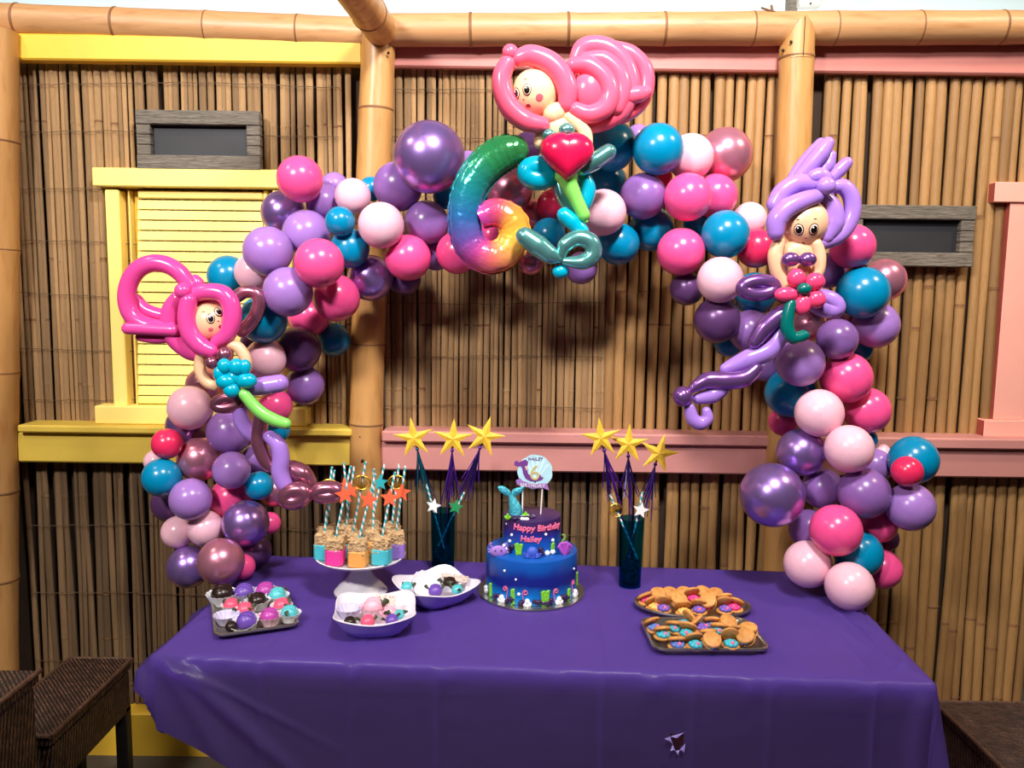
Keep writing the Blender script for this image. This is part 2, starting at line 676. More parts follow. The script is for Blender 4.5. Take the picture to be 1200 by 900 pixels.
YB = 2.94
p0 = P(-30, 22, YB); p1 = P(428, 40, YB)
bamboo_pole('bamboo_beam', p0, p1, 18.5 * mpp(p0), 'horizontal bamboo beam over the yellow fascia board', [.115, .365, .597, .83], ('bamboo_beam', 'bamboo_node'))
YB = 2.885
p0 = P(450, 35.5, YB); p1 = P(1235, 32, YB)
bamboo_pole('bamboo_beam', p0, p1, 18.5 * mpp(P(800, 35, YB)), 'long horizontal bamboo beam over the pink fascia board', [.13, .275, .418, .55, .672, .797, .92], ('bamboo_beam', 'bamboo_node'))
p0 = P(446, 34, 2.85)
p1 = Vector((p0.x - .17, 1.2, p0.z + .07))
bamboo_pole('bamboo_rafter', p0, p1, 19.5 * mpp(p0), 'bamboo rafter running out from the beam over the middle post', [.085, .38, .7], ('bamboo', 'bamboo_node'))
# twig stub on the beam
tw = thing('twig', P(900, 10, YB - .02), 'small broken twig lying on top of the right hand bamboo beam', 'twig', world_coords=True)
MB().tube([P(892, 9, YB - .03), P(900, 12, YB - .03), P(908, 14.5, YB - .03)], [.003, .004, .005], 6).build('stem', 'cane_node', tw)
MB().tube([P(905, 14, YB - .03), P(904, 6, YB - .03)], [.005, .004], 6).build('stub', 'cane_node', tw)
# junction box on the hall wall
jb = thing('junction_box', P(947, 0, 3.4), 'grey junction box above the mitred bamboo post', 'junction box', world_coords=True)
c = P(949, -13, 3.38)
q = mpp(c)
MB().box(c, (26 * q, .05, 44 * q), bev=.008).build('cover', 'box_grey', jb)
c2 = P(932, -200, 3.42)
MB().box(P(934, -130, 3.43), (9 * q, .06, 280 * q)).build('conduit', 'barn_wood', jb)
MB().ball(P(950, 4, 3.352), .004, 8, 6).build('screw', 'bolt', jb)

# ------------------------------------------------------------------ fascia boards, rails, kick board


def board(name, pxl, pxr, pyt, pyb, y0, y1, m, kind='structure', parent=None, bev=.006):
    a = P(pxl, (pyt + pyb) / 2, y0)
    b = P(pxr, (pyt + pyb) / 2, y0)
    xm = (pxl + pxr) / 2
    zt, zb = P(600, pyt, y0).z, P(600, pyb, y0).z
    mb = MB().box(((a.x + b.x) / 2, (y0 + y1) / 2, (zt + zb) / 2), (b.x - a.x, y1 - y0, zt - zb), bev=bev)
    o = mb.build(name, m, parent, smooth=False)
    if parent is None:
        tag(o, kind=kind)
    return o


# rails sit straight in the hall; the photo is tilted, so heights are taken at the frame's middle
board('trim_1', 14, 424, 46, 77, 2.905, 2.96, 'yellow_paint')
board('trim_2', 458, 1240, 36, 80, 2.925, 2.96, 'pink_fascia')
board('trim_3', 20, 412, 505.5, 514.5, 2.86, 2.99, 'yellow_rail')
board('trim_4', 20, 412, 514, 549, 2.89, 2.99, 'yellow_rail')
board('trim_5', 447, 1240, 507, 520, 2.86, 2.99, 'pink_paint')
board('trim_6', 447, 1240, 519, 553, 2.885, 2.99, 'pink_paint')
board('baseboard_left', 10, 640, 842, 893, 2.90, 2.99, 'yellow_paint')
board('baseboard_right', 640, 1240, 842, 893, 2.90, 2.99, 'pink_paint')

# ------------------------------------------------------------------ shuttered windows
w1 = thing('window_1', (P(235, 488, 2.94).x, 2.94, P(235, 498, 2.94).z), 'yellow louvred window shutter in a wooden frame on the left wall', 'window', world_coords=True)
w1['kind'] = 'structure'


def wpart(parent, name, x0, x1, y0, y1, ya, yb, m, dy=0, rot=None, bev=.004):
    pa = P(x0, y0, ya)
    pb = P(x1, y1, ya)
    c = ((pa.x + pb.x) / 2, (ya + yb) / 2, (pa.z + pb.z) / 2)
    return MB().box(c, (abs(pb.x - pa.x), yb - ya, abs(pa.z - pb.z)), rot, bev=bev).build(name, m, parent, smooth=False)


wpart(w1, 'header', 107, 359, 196, 221, 2.905, 2.98, 'yellow_shutter')
wpart(w1, 'jamb', 122, 149, 222, 476, 2.92, 2.98, 'yellow_shutter')
wpart(w1, 'jamb', 319, 346, 222, 476, 2.92, 2.98, 'yellow_shutter')
wpart(w1, 'sill', 110, 359, 475.5, 500, 2.90, 2.98, 'yellow_shutter')
wpart(w1, 'stile', 149.5, 161, 223, 475, 2.94, 2.975, 'yellow_shutter')
wpart(w1, 'stile', 308, 318.5, 223, 475, 2.94, 2.975, 'yellow_shutter')
wpart(w1, 'rail', 161, 308, 223, 234, 2.94, 2.975, 'yellow_shutter')
wpart(w1, 'rail', 161, 308, 464.5, 475, 2.94, 2.975, 'yellow_shutter')
wpart(w1, 'back_panel', 150, 318, 223, 475, 2.975, 2.985, 'yellow_paint')
for i in range(19):
    y0 = 234.5 + i * 12.1
    wpart(w1, 'louvre_slat', 161, 308, y0 - .3, y0 + 12.5, 2.951, 2.958, 'yellow_shutter', rot=(R(-9), 0, 0), bev=.001)

w2 = thing('window_2', (P(1215, 498, 2.94).x, 2.94, P(1215, 505, 2.94).z), 'pink shuttered window cut off by the right edge', 'window', world_coords=True)
w2['kind'] = 'structure'


def wpart2(parent, name, x0, x1, y0, y1, ya, yb, m='pink_shutter'):
    pa = P(x0, y0, ya)
    pb = P(x1, y1, ya)
    z0, z1 = P(x0, y0, ya).z, P(x0, y1, ya).z
    xb = pb.x
    xa = (P(x0, y0, ya).x + P(x0, y1, ya).x) / 2
    mb = MB().box(((xa + xb) / 2, (ya + yb) / 2, (z0 + z1) / 2), (xb - xa, yb - ya, z0 - z1), bev=.002)
    # the board's left face is coloured a darker red
    for fi, f in enumerate(mb.f):
        if all(abs(mb.v[i][0] - xa) < 1e-5 for i in f):
            mb.m[fi] = 1
    return mb.build(name, (m, 'pink_edge'), parent, smooth=False)


wpart2(w2, 'header', 1166, 1420, 213, 236.5, 2.925, 2.98)
wpart2(w2, 'jamb', 1174, 1200, 237, 492, 2.935, 2.98)
wpart2(w2, 'jamb', 1372, 1400, 237, 492, 2.935, 2.98)
wpart2(w2, 'sill', 1153, 1420, 492.5, 515.5, 2.92, 2.98)
wpart2(w2, 'stile', 1192, 1200, 237, 492, 2.95, 2.975)
wpart2(w2, 'stile', 1360, 1371, 237, 492, 2.95, 2.975)
wpart2(w2, 'rail', 1200, 1360, 237, 249, 2.95, 2.975)
wpart2(w2, 'rail', 1200, 1360, 480, 492, 2.95, 2.975)
for i in range(19):
    y0 = 249 + i * 12.1
    wpart(w2, 'louvre_slat', 1199, 1360, y0 - .3, y0 + 12.5, 2.96, 2.967, 'pink_shutter', rot=(R(-9), 0, 0), bev=.001)
wpart2(w2, 'back_panel', 1199, 1360, 237, 492, 2.982, 2.99)

# ------------------------------------------------------------------ framed chalkboards


def chalk(label, x0, x1, y0, y1):
    cx, cy = (x0 + x1) / 2, (y0 + y1) / 2
    c = P(cx, cy, 2.93)
    o = thing('chalkboard_sign', (c.x, 2.93, c.z), label, 'sign', 'framed chalkboard signs on the reed wall')
    q = mpp(c)
    W, H = (x1 - x0) * q, (y1 - y0) * q
    t = 16 * q
    MB().box((0, -.008, H / 2 - t / 2), (W, .035, t), bev=.003).build('frame_board', 'barn_wood', o, smooth=False)
    MB().box((0, -.008, -H / 2 + t / 2), (W, .035, t), bev=.003).build('frame_board', 'barn_wood', o, smooth=False)
    n = 3
    hh = (H - 2 * t) / n
    for sx in (-1, 1):
        for i in range(n):
            MB().box((sx * (W / 2 - t * .5), -.006, -H / 2 + t + hh * (i + .5)), (t * 1.0, .031, hh * .96), bev=.003).build('frame_block', 'barn_wood', o, smooth=False)
    MB().box((0, .008, 0), (W - t * 1.8, .008, H - t * 1.8)).build('slate', 'chalkboard', o, smooth=False)
    return o


chalk('grey wood framed blank chalkboard above the yellow window', 163, 307, 132, 199)
chalk('grey wood framed blank chalkboard to the right of the lavender haired mermaid', 992, 1138, 242, 312)

# ------------------------------------------------------------------ table, legs, cloth
ZT = 0.745
TFL = PZ(186, 763, ZT + .004)
TFR = PZ(1090, 797, ZT + .004)
TL = (TFR - TFL).length
TYAW = math.atan2(TFR.y - TFL.y, TFR.x - TFL.x)
TW = 0.765
TC = (TFL + TFR) / 2 + Vector((-math.sin(TYAW), math.cos(TYAW), 0)) * TW / 2
TC.z = 0
TM = Matrix.Translation(TC) @ Matrix.Rotation(TYAW, 4, 'Z')
TMI = TM.inverted()
mat('table_white', (226, 222, 214), 0.45, var=0.04)
mat('table_leg_grey', (70, 70, 74), 0.4, 0.6, var=0.05)
tb = thing('folding_table', TC, 'long white folding table hidden under the purple plastic cloth', 'table', rotz=TYAW)
MB().box((0, 0, ZT - .024), (TL + .024, TW + .024, .048), bev=.012).build('tabletop', 'table_white', tb, smooth=False)
for sx in (-1, 1):
    for sy in (-1, 1):
        x = sx * (TL / 2 - .2)
        MB().tube([(x, sy * .3, ZT - .05), (x, sy * .3, ZFL + .012)], .0145, 12).build('leg', 'table_leg_grey', tb)
        MB().lathe([(.02, 0), (.02, .014), (.015, .02)], 12, Matrix.Translation((x, sy * .3, ZFL))).build('foot_cap', 'bolt', tb)
    MB().tube([(x, -.3, .2), (x, .3, .2)], .011, 10).build('crossbar', 'table_leg_grey', tb)
    MB().tube([(x, 0, .45), (sx * .25, 0, ZT - .052)], .009, 10).build('brace', 'table_leg_grey', tb)


def plastic_sheet(name, c, c_t, mixf):
    m = bpy.data.materials.new(name)
    m.use_nodes = True
    nt = m.node_tree
    b = nt.nodes['Principled BSDF']
    out = nt.nodes['Material Output']
    b.inputs['Base Color'].default_value = lin(c)
    b.inputs['Roughness'].default_value = 0.34
    tc = nd(nt, 'ShaderNodeTexCoord')
    no = nd(nt, 'ShaderNodeTexNoise')
    no.inputs['Scale'].default_value = 9
    no.inputs['Detail'].default_value = 5
    nt.links.new(tc.outputs['Object'], no.inputs['Vector'])
    bp = nd(nt, 'ShaderNodeBump')
    bp.inputs['Strength'].default_value = 0.34
    bp.inputs['Distance'].default_value = 0.02
    nt.links.new(no.outputs[0], bp.inputs['Height'])
    nt.links.new(bp.outputs[0], b.inputs['Normal'])
    tr = nd(nt, 'ShaderNodeBsdfTranslucent')
    tr.inputs[0].default_value = lin(c_t)
    mx = nd(nt, 'ShaderNodeMixShader')
    mx.inputs[0].default_value = mixf
    nt.links.new(b.outputs[0], mx.inputs[1])
    nt.links.new(tr.outputs[0], mx.inputs[2])
    nt.links.new(mx.outputs[0], out.inputs[0])
    MATS[name] = m


plastic_sheet('purple_plastic', (96, 82, 148), (164, 136, 220), 0.7)
mat('purple_rim', (150, 135, 205), 0.35, var=0.1)

OL, ORR, OB = 0.19, 0.30, 0.16
rc = random.Random(5)
creases = [P(px, 800, 2.05).x for px in (290, 394, 487, 669, 768, 850, 960, 1040)]
HC = None


def ofront(s):
    u = s + TL / 2
    if u <= 0:
        return .205
    if u < .22:
        return .205 + .11 * (u / .22)
    if u < .55:
        return .315 + .2 * (u - .22) / .33
    return .515


RIDGES = []
for (pa_, pb_, am_, wd_) in (((982, 712), (1080, 774), .012, .011), ((962, 710), (1036, 772), .007, .009), ((1012, 704), (1096, 786), .010, .010), ((1040, 790), (1088, 770), .007, .009),
                             ((300, 700), (190, 752), .005, .009), ((270, 672), (182, 748), .006, .010)):
    ra, rb2 = TMI @ PZ(pa_[0], pa_[1], ZT), TMI @ PZ(pb_[0], pb_[1], ZT)
    RIDGES.append((ra.xy, rb2.xy, am_ * 1.6, wd_))


def cloth_pt(s, t):
    ox = max(abs(s) - TL / 2, 0) * (1 if s > 0 else -1)
    oy = max(abs(t) - TW / 2, 0) * (1 if t > 0 else -1)
    ex = max(-TL / 2, min(TL / 2, s))
    ey = max(-TW / 2, min(TW / 2, t))
    d = math.hypot(ox, oy)
    zt = ZT + .0022
    if d < 1e-9:
        # faint packaging creases and ripples on top
        w = .0010 * math.sin(s * 9 + 2 * math.sin(t * 7)) * math.sin(t * 11 + s * 3)
        for c in creases:
            w += .0028 * math.exp(-((s - c) / .009) ** 2)
        # loose gathers towards the right end
        if s > TL / 2 - .35:
            k = (s - TL / 2 + .35) / .35
            w += .010 * k * max(0, math.sin((t + .2) * 9 + s * 14)) * (.4 + .6 * k)
            w += .008 * k * math.exp(-((s - TL / 2 + .08 + .22 * (t + .1)) / .02) ** 2)
        for (ra, rb2, am_, wd_) in RIDGES:
            ab = rb2 - ra
            u_ = (Vector((s, t)) - ra).dot(ab) / ab.length_squared
            if -.15 < u_ < 1.15:
                dd_ = abs((Vector((s, t)) - ra).cross(ab.normalized()))
                if dd_ < .05:
                    w += am_ * math.exp(-(dd_ / wd_) ** 2) * max(0, min(1, (u_ + .15) / .5)) * min(1, max(0, (1.15 - u_) / .15))
        e = min(1, (TL / 2 - abs(s)) / .02, (TW / 2 - abs(t)) / .02)
        return Vector((s, t, zt + abs(w) * max(0, e)))
    dx, dy = ox / d, oy / d
    wx = dx * dx
    left = s < 0
    front = t < 0
    rr_ = .016
    fl_side = .82 if left else .20
    fl_fr = .02 if front else .05
    flare = fl_side * wx + fl_fr * (1 - wx)
    corner = 4 * wx * (1 - wx)
    if corner > 0 and left and front:
        flare = flare * (1 - .1 * corner) + .1 * corner
    if corner > 0 and (not left) and front:
        flare += .05 * corner
    a = d
    if a < rr_ * PI / 2:
        th = a / rr_
        out = rr_ * math.sin(th)
        down = rr_ * (1 - math.cos(th))
    else:
        rest = a - rr_ * PI / 2
        out = rr_ + rest * flare
        down = rr_ + rest * math.sqrt(max(.05, 1 - flare * flare))
        if left and wx > .3:
            # the end flap bulges out stiffly, then curls back under
            out -= 1.3 * wx * max(0, rest - .07) ** 1.0 * .55
            out += .016 * math.sin(t * 21 + 1.0) * wx * min(1, rest / .05)
            down += .014 * math.sin(t * 17) * wx * min(1, rest / .05)
        if left and front and corner > .02:
            out -= corner * max(0, rest - .10) * .9
    # relief on the front drop
    rel = 0
    if front and wx < .999:
        q = min(1, d / .05) * (1 - wx)
        for c in creases:
            rel += .006 * math.exp(-((s - c) / .007) ** 2) * q
        rel += .005 * math.sin(s * 5.0 + 3 * d) * min(1, d / .2) * (1 - wx)
        # small puckers right at the table's edge
        rel += .006 * math.exp(-((d - .035) / .028) ** 2) * (math.sin(s * 37) * math.sin(s * 13 + 1) + .4 * math.sin(s * 83 + 2))
        # one long diagonal sweep from the left front corner
        u = s + TL / 2
        for (k, off, amp, wd) in ((1.05, .03, .026, .03), (1.9, .0, .012, .02), (.55, .02, .016, .035)):
            rel += amp * math.exp(-((u - off - d * k) / wd) ** 2) * min(1, d / .04) * max(0, 1 - u / .55)
        # fold falling from the right front corner
        u2 = TL / 2 - s
        rel += .014 * math.exp(-((u2 - .02 - .05 * d) / .022) ** 2) * min(1, d / .06)
    if d < .09:
        rel = max(rel, 0)
    out += rel
    p = Vector((ex + dx * out, ey + dy * out, zt - down))
    p.z = max(p.z, ZFL + .03)
    return p


def grid_axis(lo, hi, step):
    n = max(1, int(round((hi - lo) / step)))
    return [lo + (hi - lo) * i / n for i in range(n + 1)]


def dense(lo, hi):
    """overhang samples, dense around the bend"""
    return


E = .0001
S = [-TL / 2 - OL + OL * i / 16 for i in range(16)] + grid_axis(-TL / 2, TL / 2, .0085) + [TL / 2 + ORR * (i + 1) / 20 for i in range(20)]
# bend refinement on the ends
S += [-TL / 2 - v for v in (.004, .009, .015, .02, .026)] + [TL / 2 + v for v in (.004, .009, .015, .02, .026)]
S = sorted(S)
Tn = grid_axis(-TW / 2, TW / 2, .014)
NF = 52
fr = [(i / NF) ** 1.35 for i in range(NF, 0, -1)]
bk = [.004 / OB, .01 / OB, .018 / OB, .03 / OB, .3, .5, .75, 1.0]
verts, idx = [], {}
rows = []
for i, s in enumerate(S):
    of = ofront(s)
    colr = [-TW / 2 - of * q for q in fr] + Tn + [TW / 2 + OB * q for q in bk]
    rows.append(colr)
nrow = len(rows[0])
for i, s in enumerate(S):
    for j in range(nrow):
        verts.append(cloth_pt(s, rows[i][j]))
# the torn hole in the front drop
hr = ray(794, 868)
ha, hb = TMI @ CAM, TMI.to_3x3() @ hr
hc = ha + hb * ((-TW / 2 - .024 - ha.y) / hb.y)
hole = [(-.019, .012), (.005, .020), (.016, .022), (.019, -.002), (.006, -.022), (-.004, -.026), (-.012, -.008)]


def inside(x, z):
    c = False
    n = len(hole)
    for a in range(n):
        x1, z1 = hole[a]
        x2, z2 = hole[(a + 1) % n]
        if (z1 > z) != (z2 > z) and x < (x2 - x1) * (z - z1) / (z2 - z1) + x1:
            c = not c
    return c


faces = []
for i in range(len(S) - 1):
    for j in range(nrow - 1):
        q = (i * nrow + j, (i + 1) * nrow + j, (i + 1) * nrow + j + 1, i * nrow + j + 1)
        c = (verts[q[0]] + verts[q[1]] + verts[q[2]] + verts[q[3]]) / 4
        if j < NF and inside(c.x - hc.x, c.z - hc.z):
            continue
        faces.append(q)
mb = MB().add(verts, faces)
cl = mb.build('tablecloth', 'purple_plastic')
cl.location = TC
cl.rotation_euler = (0, 0, TYAW)
for p in cl.data.polygons:
    p.use_smooth = True
tag(cl, 'glossy purple plastic tablecloth with a torn hole in its front drop', 'tablecloth')
# ragged lips of the hole, curled towards the viewer
yh = -TW / 2 - .027
lip = MB()
lips = [((-.019, .012), (-.012, -.008), (-.034, .010)), ((-.019, .012), (.016, .024), (-.004, .013)), ((-.012, -.008), (-.004, -.026), (-.018, -.022)),
        ((-.004, -.026), (.006, -.022), (.001, -.033)), ((.006, -.022), (.019, -.004), (.016, -.024))]
for a, b, c in lips:
    o = len(lip.v)
    lip.v += [(hc.x + a[0], yh, hc.z + a[1]), (hc.x + b[0], yh, hc.z + b[1]), (hc.x + c[0], yh - .008, hc.z + c[1]), (hc.x + (a[0] + b[0] + c[0]) / 3, yh - .007, hc.z + (a[1] + b[1] + c[1]) / 3)]
    lip.f += [(o, o + 1, o + 3), (o + 1, o + 2, o + 3), (o + 2, o, o + 3)]
    lip.m += [0, 0, 0]
lo = lip.build('torn_edge', 'purple_rim', None)
lo.parent = cl
lo['label'] = 'pale curled edge of the tear'
# two scraps of white on the cloth
mat('paper_scrap', (235, 232, 238), .7)
for n, (px, py) in enumerate(((1084, 798), (1076, 805), (1077, 883), (584, 829))):
    pass

# ------------------------------------------------------------------ dark woven seats either side


def wicker_mat():
    m = bpy.data.materials.new('wicker')
    m.use_nodes = True
    nt = m.node_tree
    b = nt.nodes['Principled BSDF']
    tc = nd(nt, 'ShaderNodeTexCoord')
    mp = nd(nt, 'ShaderNodeMapping')
    mp.inputs['Rotation'].default_value = (R(35), R(20), R(-38))
    nt.links.new(tc.outputs['Object'], mp.inputs[0])
    wv = nd(nt, 'ShaderNodeTexWave', bands_direction='X')
    wv.inputs['Scale'].default_value = 32
    wv.inputs['Distortion'].default_value = 2.5
    wv.inputs['Detail'].default_value = 2
    wv.inputs['Detail Scale'].default_value = 3
    nt.links.new(mp.outputs[0], wv.inputs[0])
    no = nd(nt, 'ShaderNodeTexNoise')
    no.inputs['Scale'].default_value = 45
    mp2 = nd(nt, 'ShaderNodeMapping')
    mp2.inputs['Scale'].default_value = (1, .25, 1)
    nt.links.new(mp.outputs[0], mp2.inputs[0])
    nt.links.new(mp2.outputs[0], no.inputs['Vector'])
    mu = nd(nt, 'ShaderNodeMath', operation='MULTIPLY')
    nt.links.new(wv.outputs[1], mu.inputs[0])
    nt.links.new(no.outputs[0], mu.inputs[1])
    cr = nd(nt, 'ShaderNodeValToRGB')
    cr.color_ramp.elements[0].position = .08
    cr.color_ramp.elements[0].color = lin((22, 15, 13))
    cr.color_ramp.elements[1].position = .62
    cr.color_ramp.elements[1].color = lin((112, 78, 58))
    e = cr.color_ramp.elements.new(.33)
    e.color = lin((62, 42, 34))
    nt.links.new(mu.outputs[0], cr.inputs[0])
    nt.links.new(cr.outputs[0], b.inputs['Base Color'])
    b.inputs['Roughness'].default_value = .45
    bp = nd(nt, 'ShaderNodeBump')
    bp.inputs['Strength'].default_value = .9
    bp.inputs['Distance'].default_value = .004
    nt.links.new(mu.outputs[0], bp.inputs['Height'])
    nt.links.new(bp.outputs[0], b.inputs['Normal'])
    MATS['wicker'] = m


wicker_mat()
mat('dark_leg', (26, 21, 20), .5)
mat('wicker_edge', (84, 58, 44), .45, var=.35, scale=60, bump=.5, bscale=120)


def rattan_panel(mb_parent, name, c, s, axis, parent):
    return MB().box(c, s, bev=.006).build(name, 'wicker', parent, smooth=False)


def wicker_seat(name, label, x0, x1, y0, y1, zt, zb, legs, cat='bench'):
    c = ((x0 + x1) / 2, (y0 + y1) / 2)
    o = thing(name, (c[0], c[1], 0), label, cat)
    w, d = x1 - x0, y1 - y0
    MB().box((0, 0, zt - .02), (w, d, .04), bev=.008).build('woven_top', 'wicker', o, smooth=False)
    for sx in (-1, 1):
        MB().box((sx * (w / 2 - .02), 0, (zt - .04 + zb) / 2), (.03, d - .02, zt - .04 - zb), bev=.004).build('side_panel', 'wicker', o, smooth=False)
    for sy in (-1, 1):
        MB().box((0, sy * (d / 2 - .02), (zt - .04 + zb) / 2), (w - .075, .03, zt - .04 - zb), bev=.004).build('apron_panel', 'wicker', o, smooth=False)
    # braided rims
    e = .007
    for sy in (-1, 1):
        MB().tube([(-w / 2, sy * d / 2, zt - .004), (w / 2, sy * d / 2, zt - .004)], e, 8).build('braided_rim', 'wicker_edge', o)
    for sx in (-1, 1):
        MB().tube([(sx * w / 2, -d / 2, zt - .004), (sx * w / 2, d / 2, zt - .004)], e, 8).build('braided_rim', 'wicker_edge', o)
    for sx in (-1, 1):
        for sy in (-1, 1):
            MB().box((sx * (w / 2 - .025), sy * (d / 2 - .025), (zb + .02 + ZFL) / 2), (.04, .04, zb + .02 - ZFL), bev=.004).build('leg', 'dark_leg', o, smooth=False)
    return o


wa = PZ(75, 862, .42)
wb_ = PZ(141, 771, .42)
wicker_seat('wicker_bench', 'dark woven wicker bench between the left wall and the table end', wa.x - .25, (wa.x + wb_.x) / 2, wa.y, wb_.y, .42, .24, True)
# nearer armchair: only its woven arm reaches into the picture
aa = PZ(52, 782, .66)
ar = thing('wicker_armchair', (aa.x - .425, aa.y - .44, 0), 'dark woven wicker armchair cut off by the lower left corner', 'armchair')
for sx in (-1, 1):
    MB().box((sx * .36, 0, .64), (.12, .86, .04), bev=.01).build('arm_top', 'wicker', ar, smooth=False)
    MB().box((sx * .36, 0, .355), (.10, .84, .53), bev=.008).build('arm_panel', 'wicker', ar, smooth=False)
    for sd in (-1, 1):
        MB().tube([(sx * .36 + sd * .06, -.43, .657), (sx * .36 + sd * .06, .43, .657)], .007, 8).build('braided_rim', 'wicker_edge', ar)
MB().box((0, 0, .30), (.60, .82, .22), bev=.01).build('seat', 'wicker', ar, smooth=False)
MB().box((0, -.38, .62), (.60, .08, .56), bev=.01).build('backrest', 'wicker', ar, smooth=False)
for sx in (-1, 1):
    for sy in (-1, 1):
        MB().box((sx * .36, sy * .37, (.09 + ZFL) / 2), (.05, .05, .09 - ZFL)).build('foot', 'dark_leg', ar, smooth=False)
wa = PZ(1118, 822, .42)
wicker_seat('wicker_bench', 'dark woven wicker bench in the lower right corner beside the table', wa.x - .06, wa.x + .7, wa.y - .62, wa.y, .42, .24, True)

# ------------------------------------------------------------------ balloons of the garland


def latex(name, c, rough=.28, metal=0.0, sss=0.0, coat=.0):
    return mat(name, c, rough, metal, var=.03, scale=3, sss=sss, coat=coat)


latex('b_pink', (246, 82, 146), .25)
latex('b_pale', (244, 190, 206), .28)
latex('b_teal', (0, 132, 176), .25)
latex('b_purple', (134, 94, 164), .27)
latex('b_lavender', (160, 118, 194), .27)
latex('b_chrome', (168, 132, 210), .28, .8)
latex('b_mauve', (218, 142, 166), .29, .7)
latex('b_plum', (98, 62, 112), .3, .3)
latex('b_rasp', (226, 44, 92), .24)
BK = {'P': ('b_pink', 'glossy hot pink'), 'L': ('b_pale', 'pale pink'), 'T': ('b_teal', 'glossy teal'), 'V': ('b_purple', 'purple'),
      'A': ('b_lavender', 'light purple'), 'C': ('b_chrome', 'chrome purple'), 'M': ('b_mauve', 'metallic mauve'), 'D': ('b_plum', 'dark plum'),
      'R': ('b_rasp', 'raspberry red')}

prof = []
NB = 18
for j in range(NB + 1):
    th = PI * j / NB                 # 0 = crown, PI = tail
    x = math.sin(th)
    z = math.cos(th)
    if z < 0:
        k = -z
        x *= 1 - .10 * k ** 2
        z = -k * (1 + .10 * k ** 2)
    prof.append((max(x, .0), z))
prof[-1] = (.035, -1.10)
prof = list(reversed(prof))
BMESH, KMESH = {}, {}
for key, (mn, _) in BK.items():
    BMESH[key] = MB().lathe(prof, 32, mi=0).mesh('balloon', mn, True)
    KMESH[key] = MB().lathe([(.03, -1.09), (.055, -1.115), (.055, -1.145), (.03, -1.16), (.07, -1.215), (.075, -1.22), (.03, -1.2)], 10).mesh('knot', mn, True)

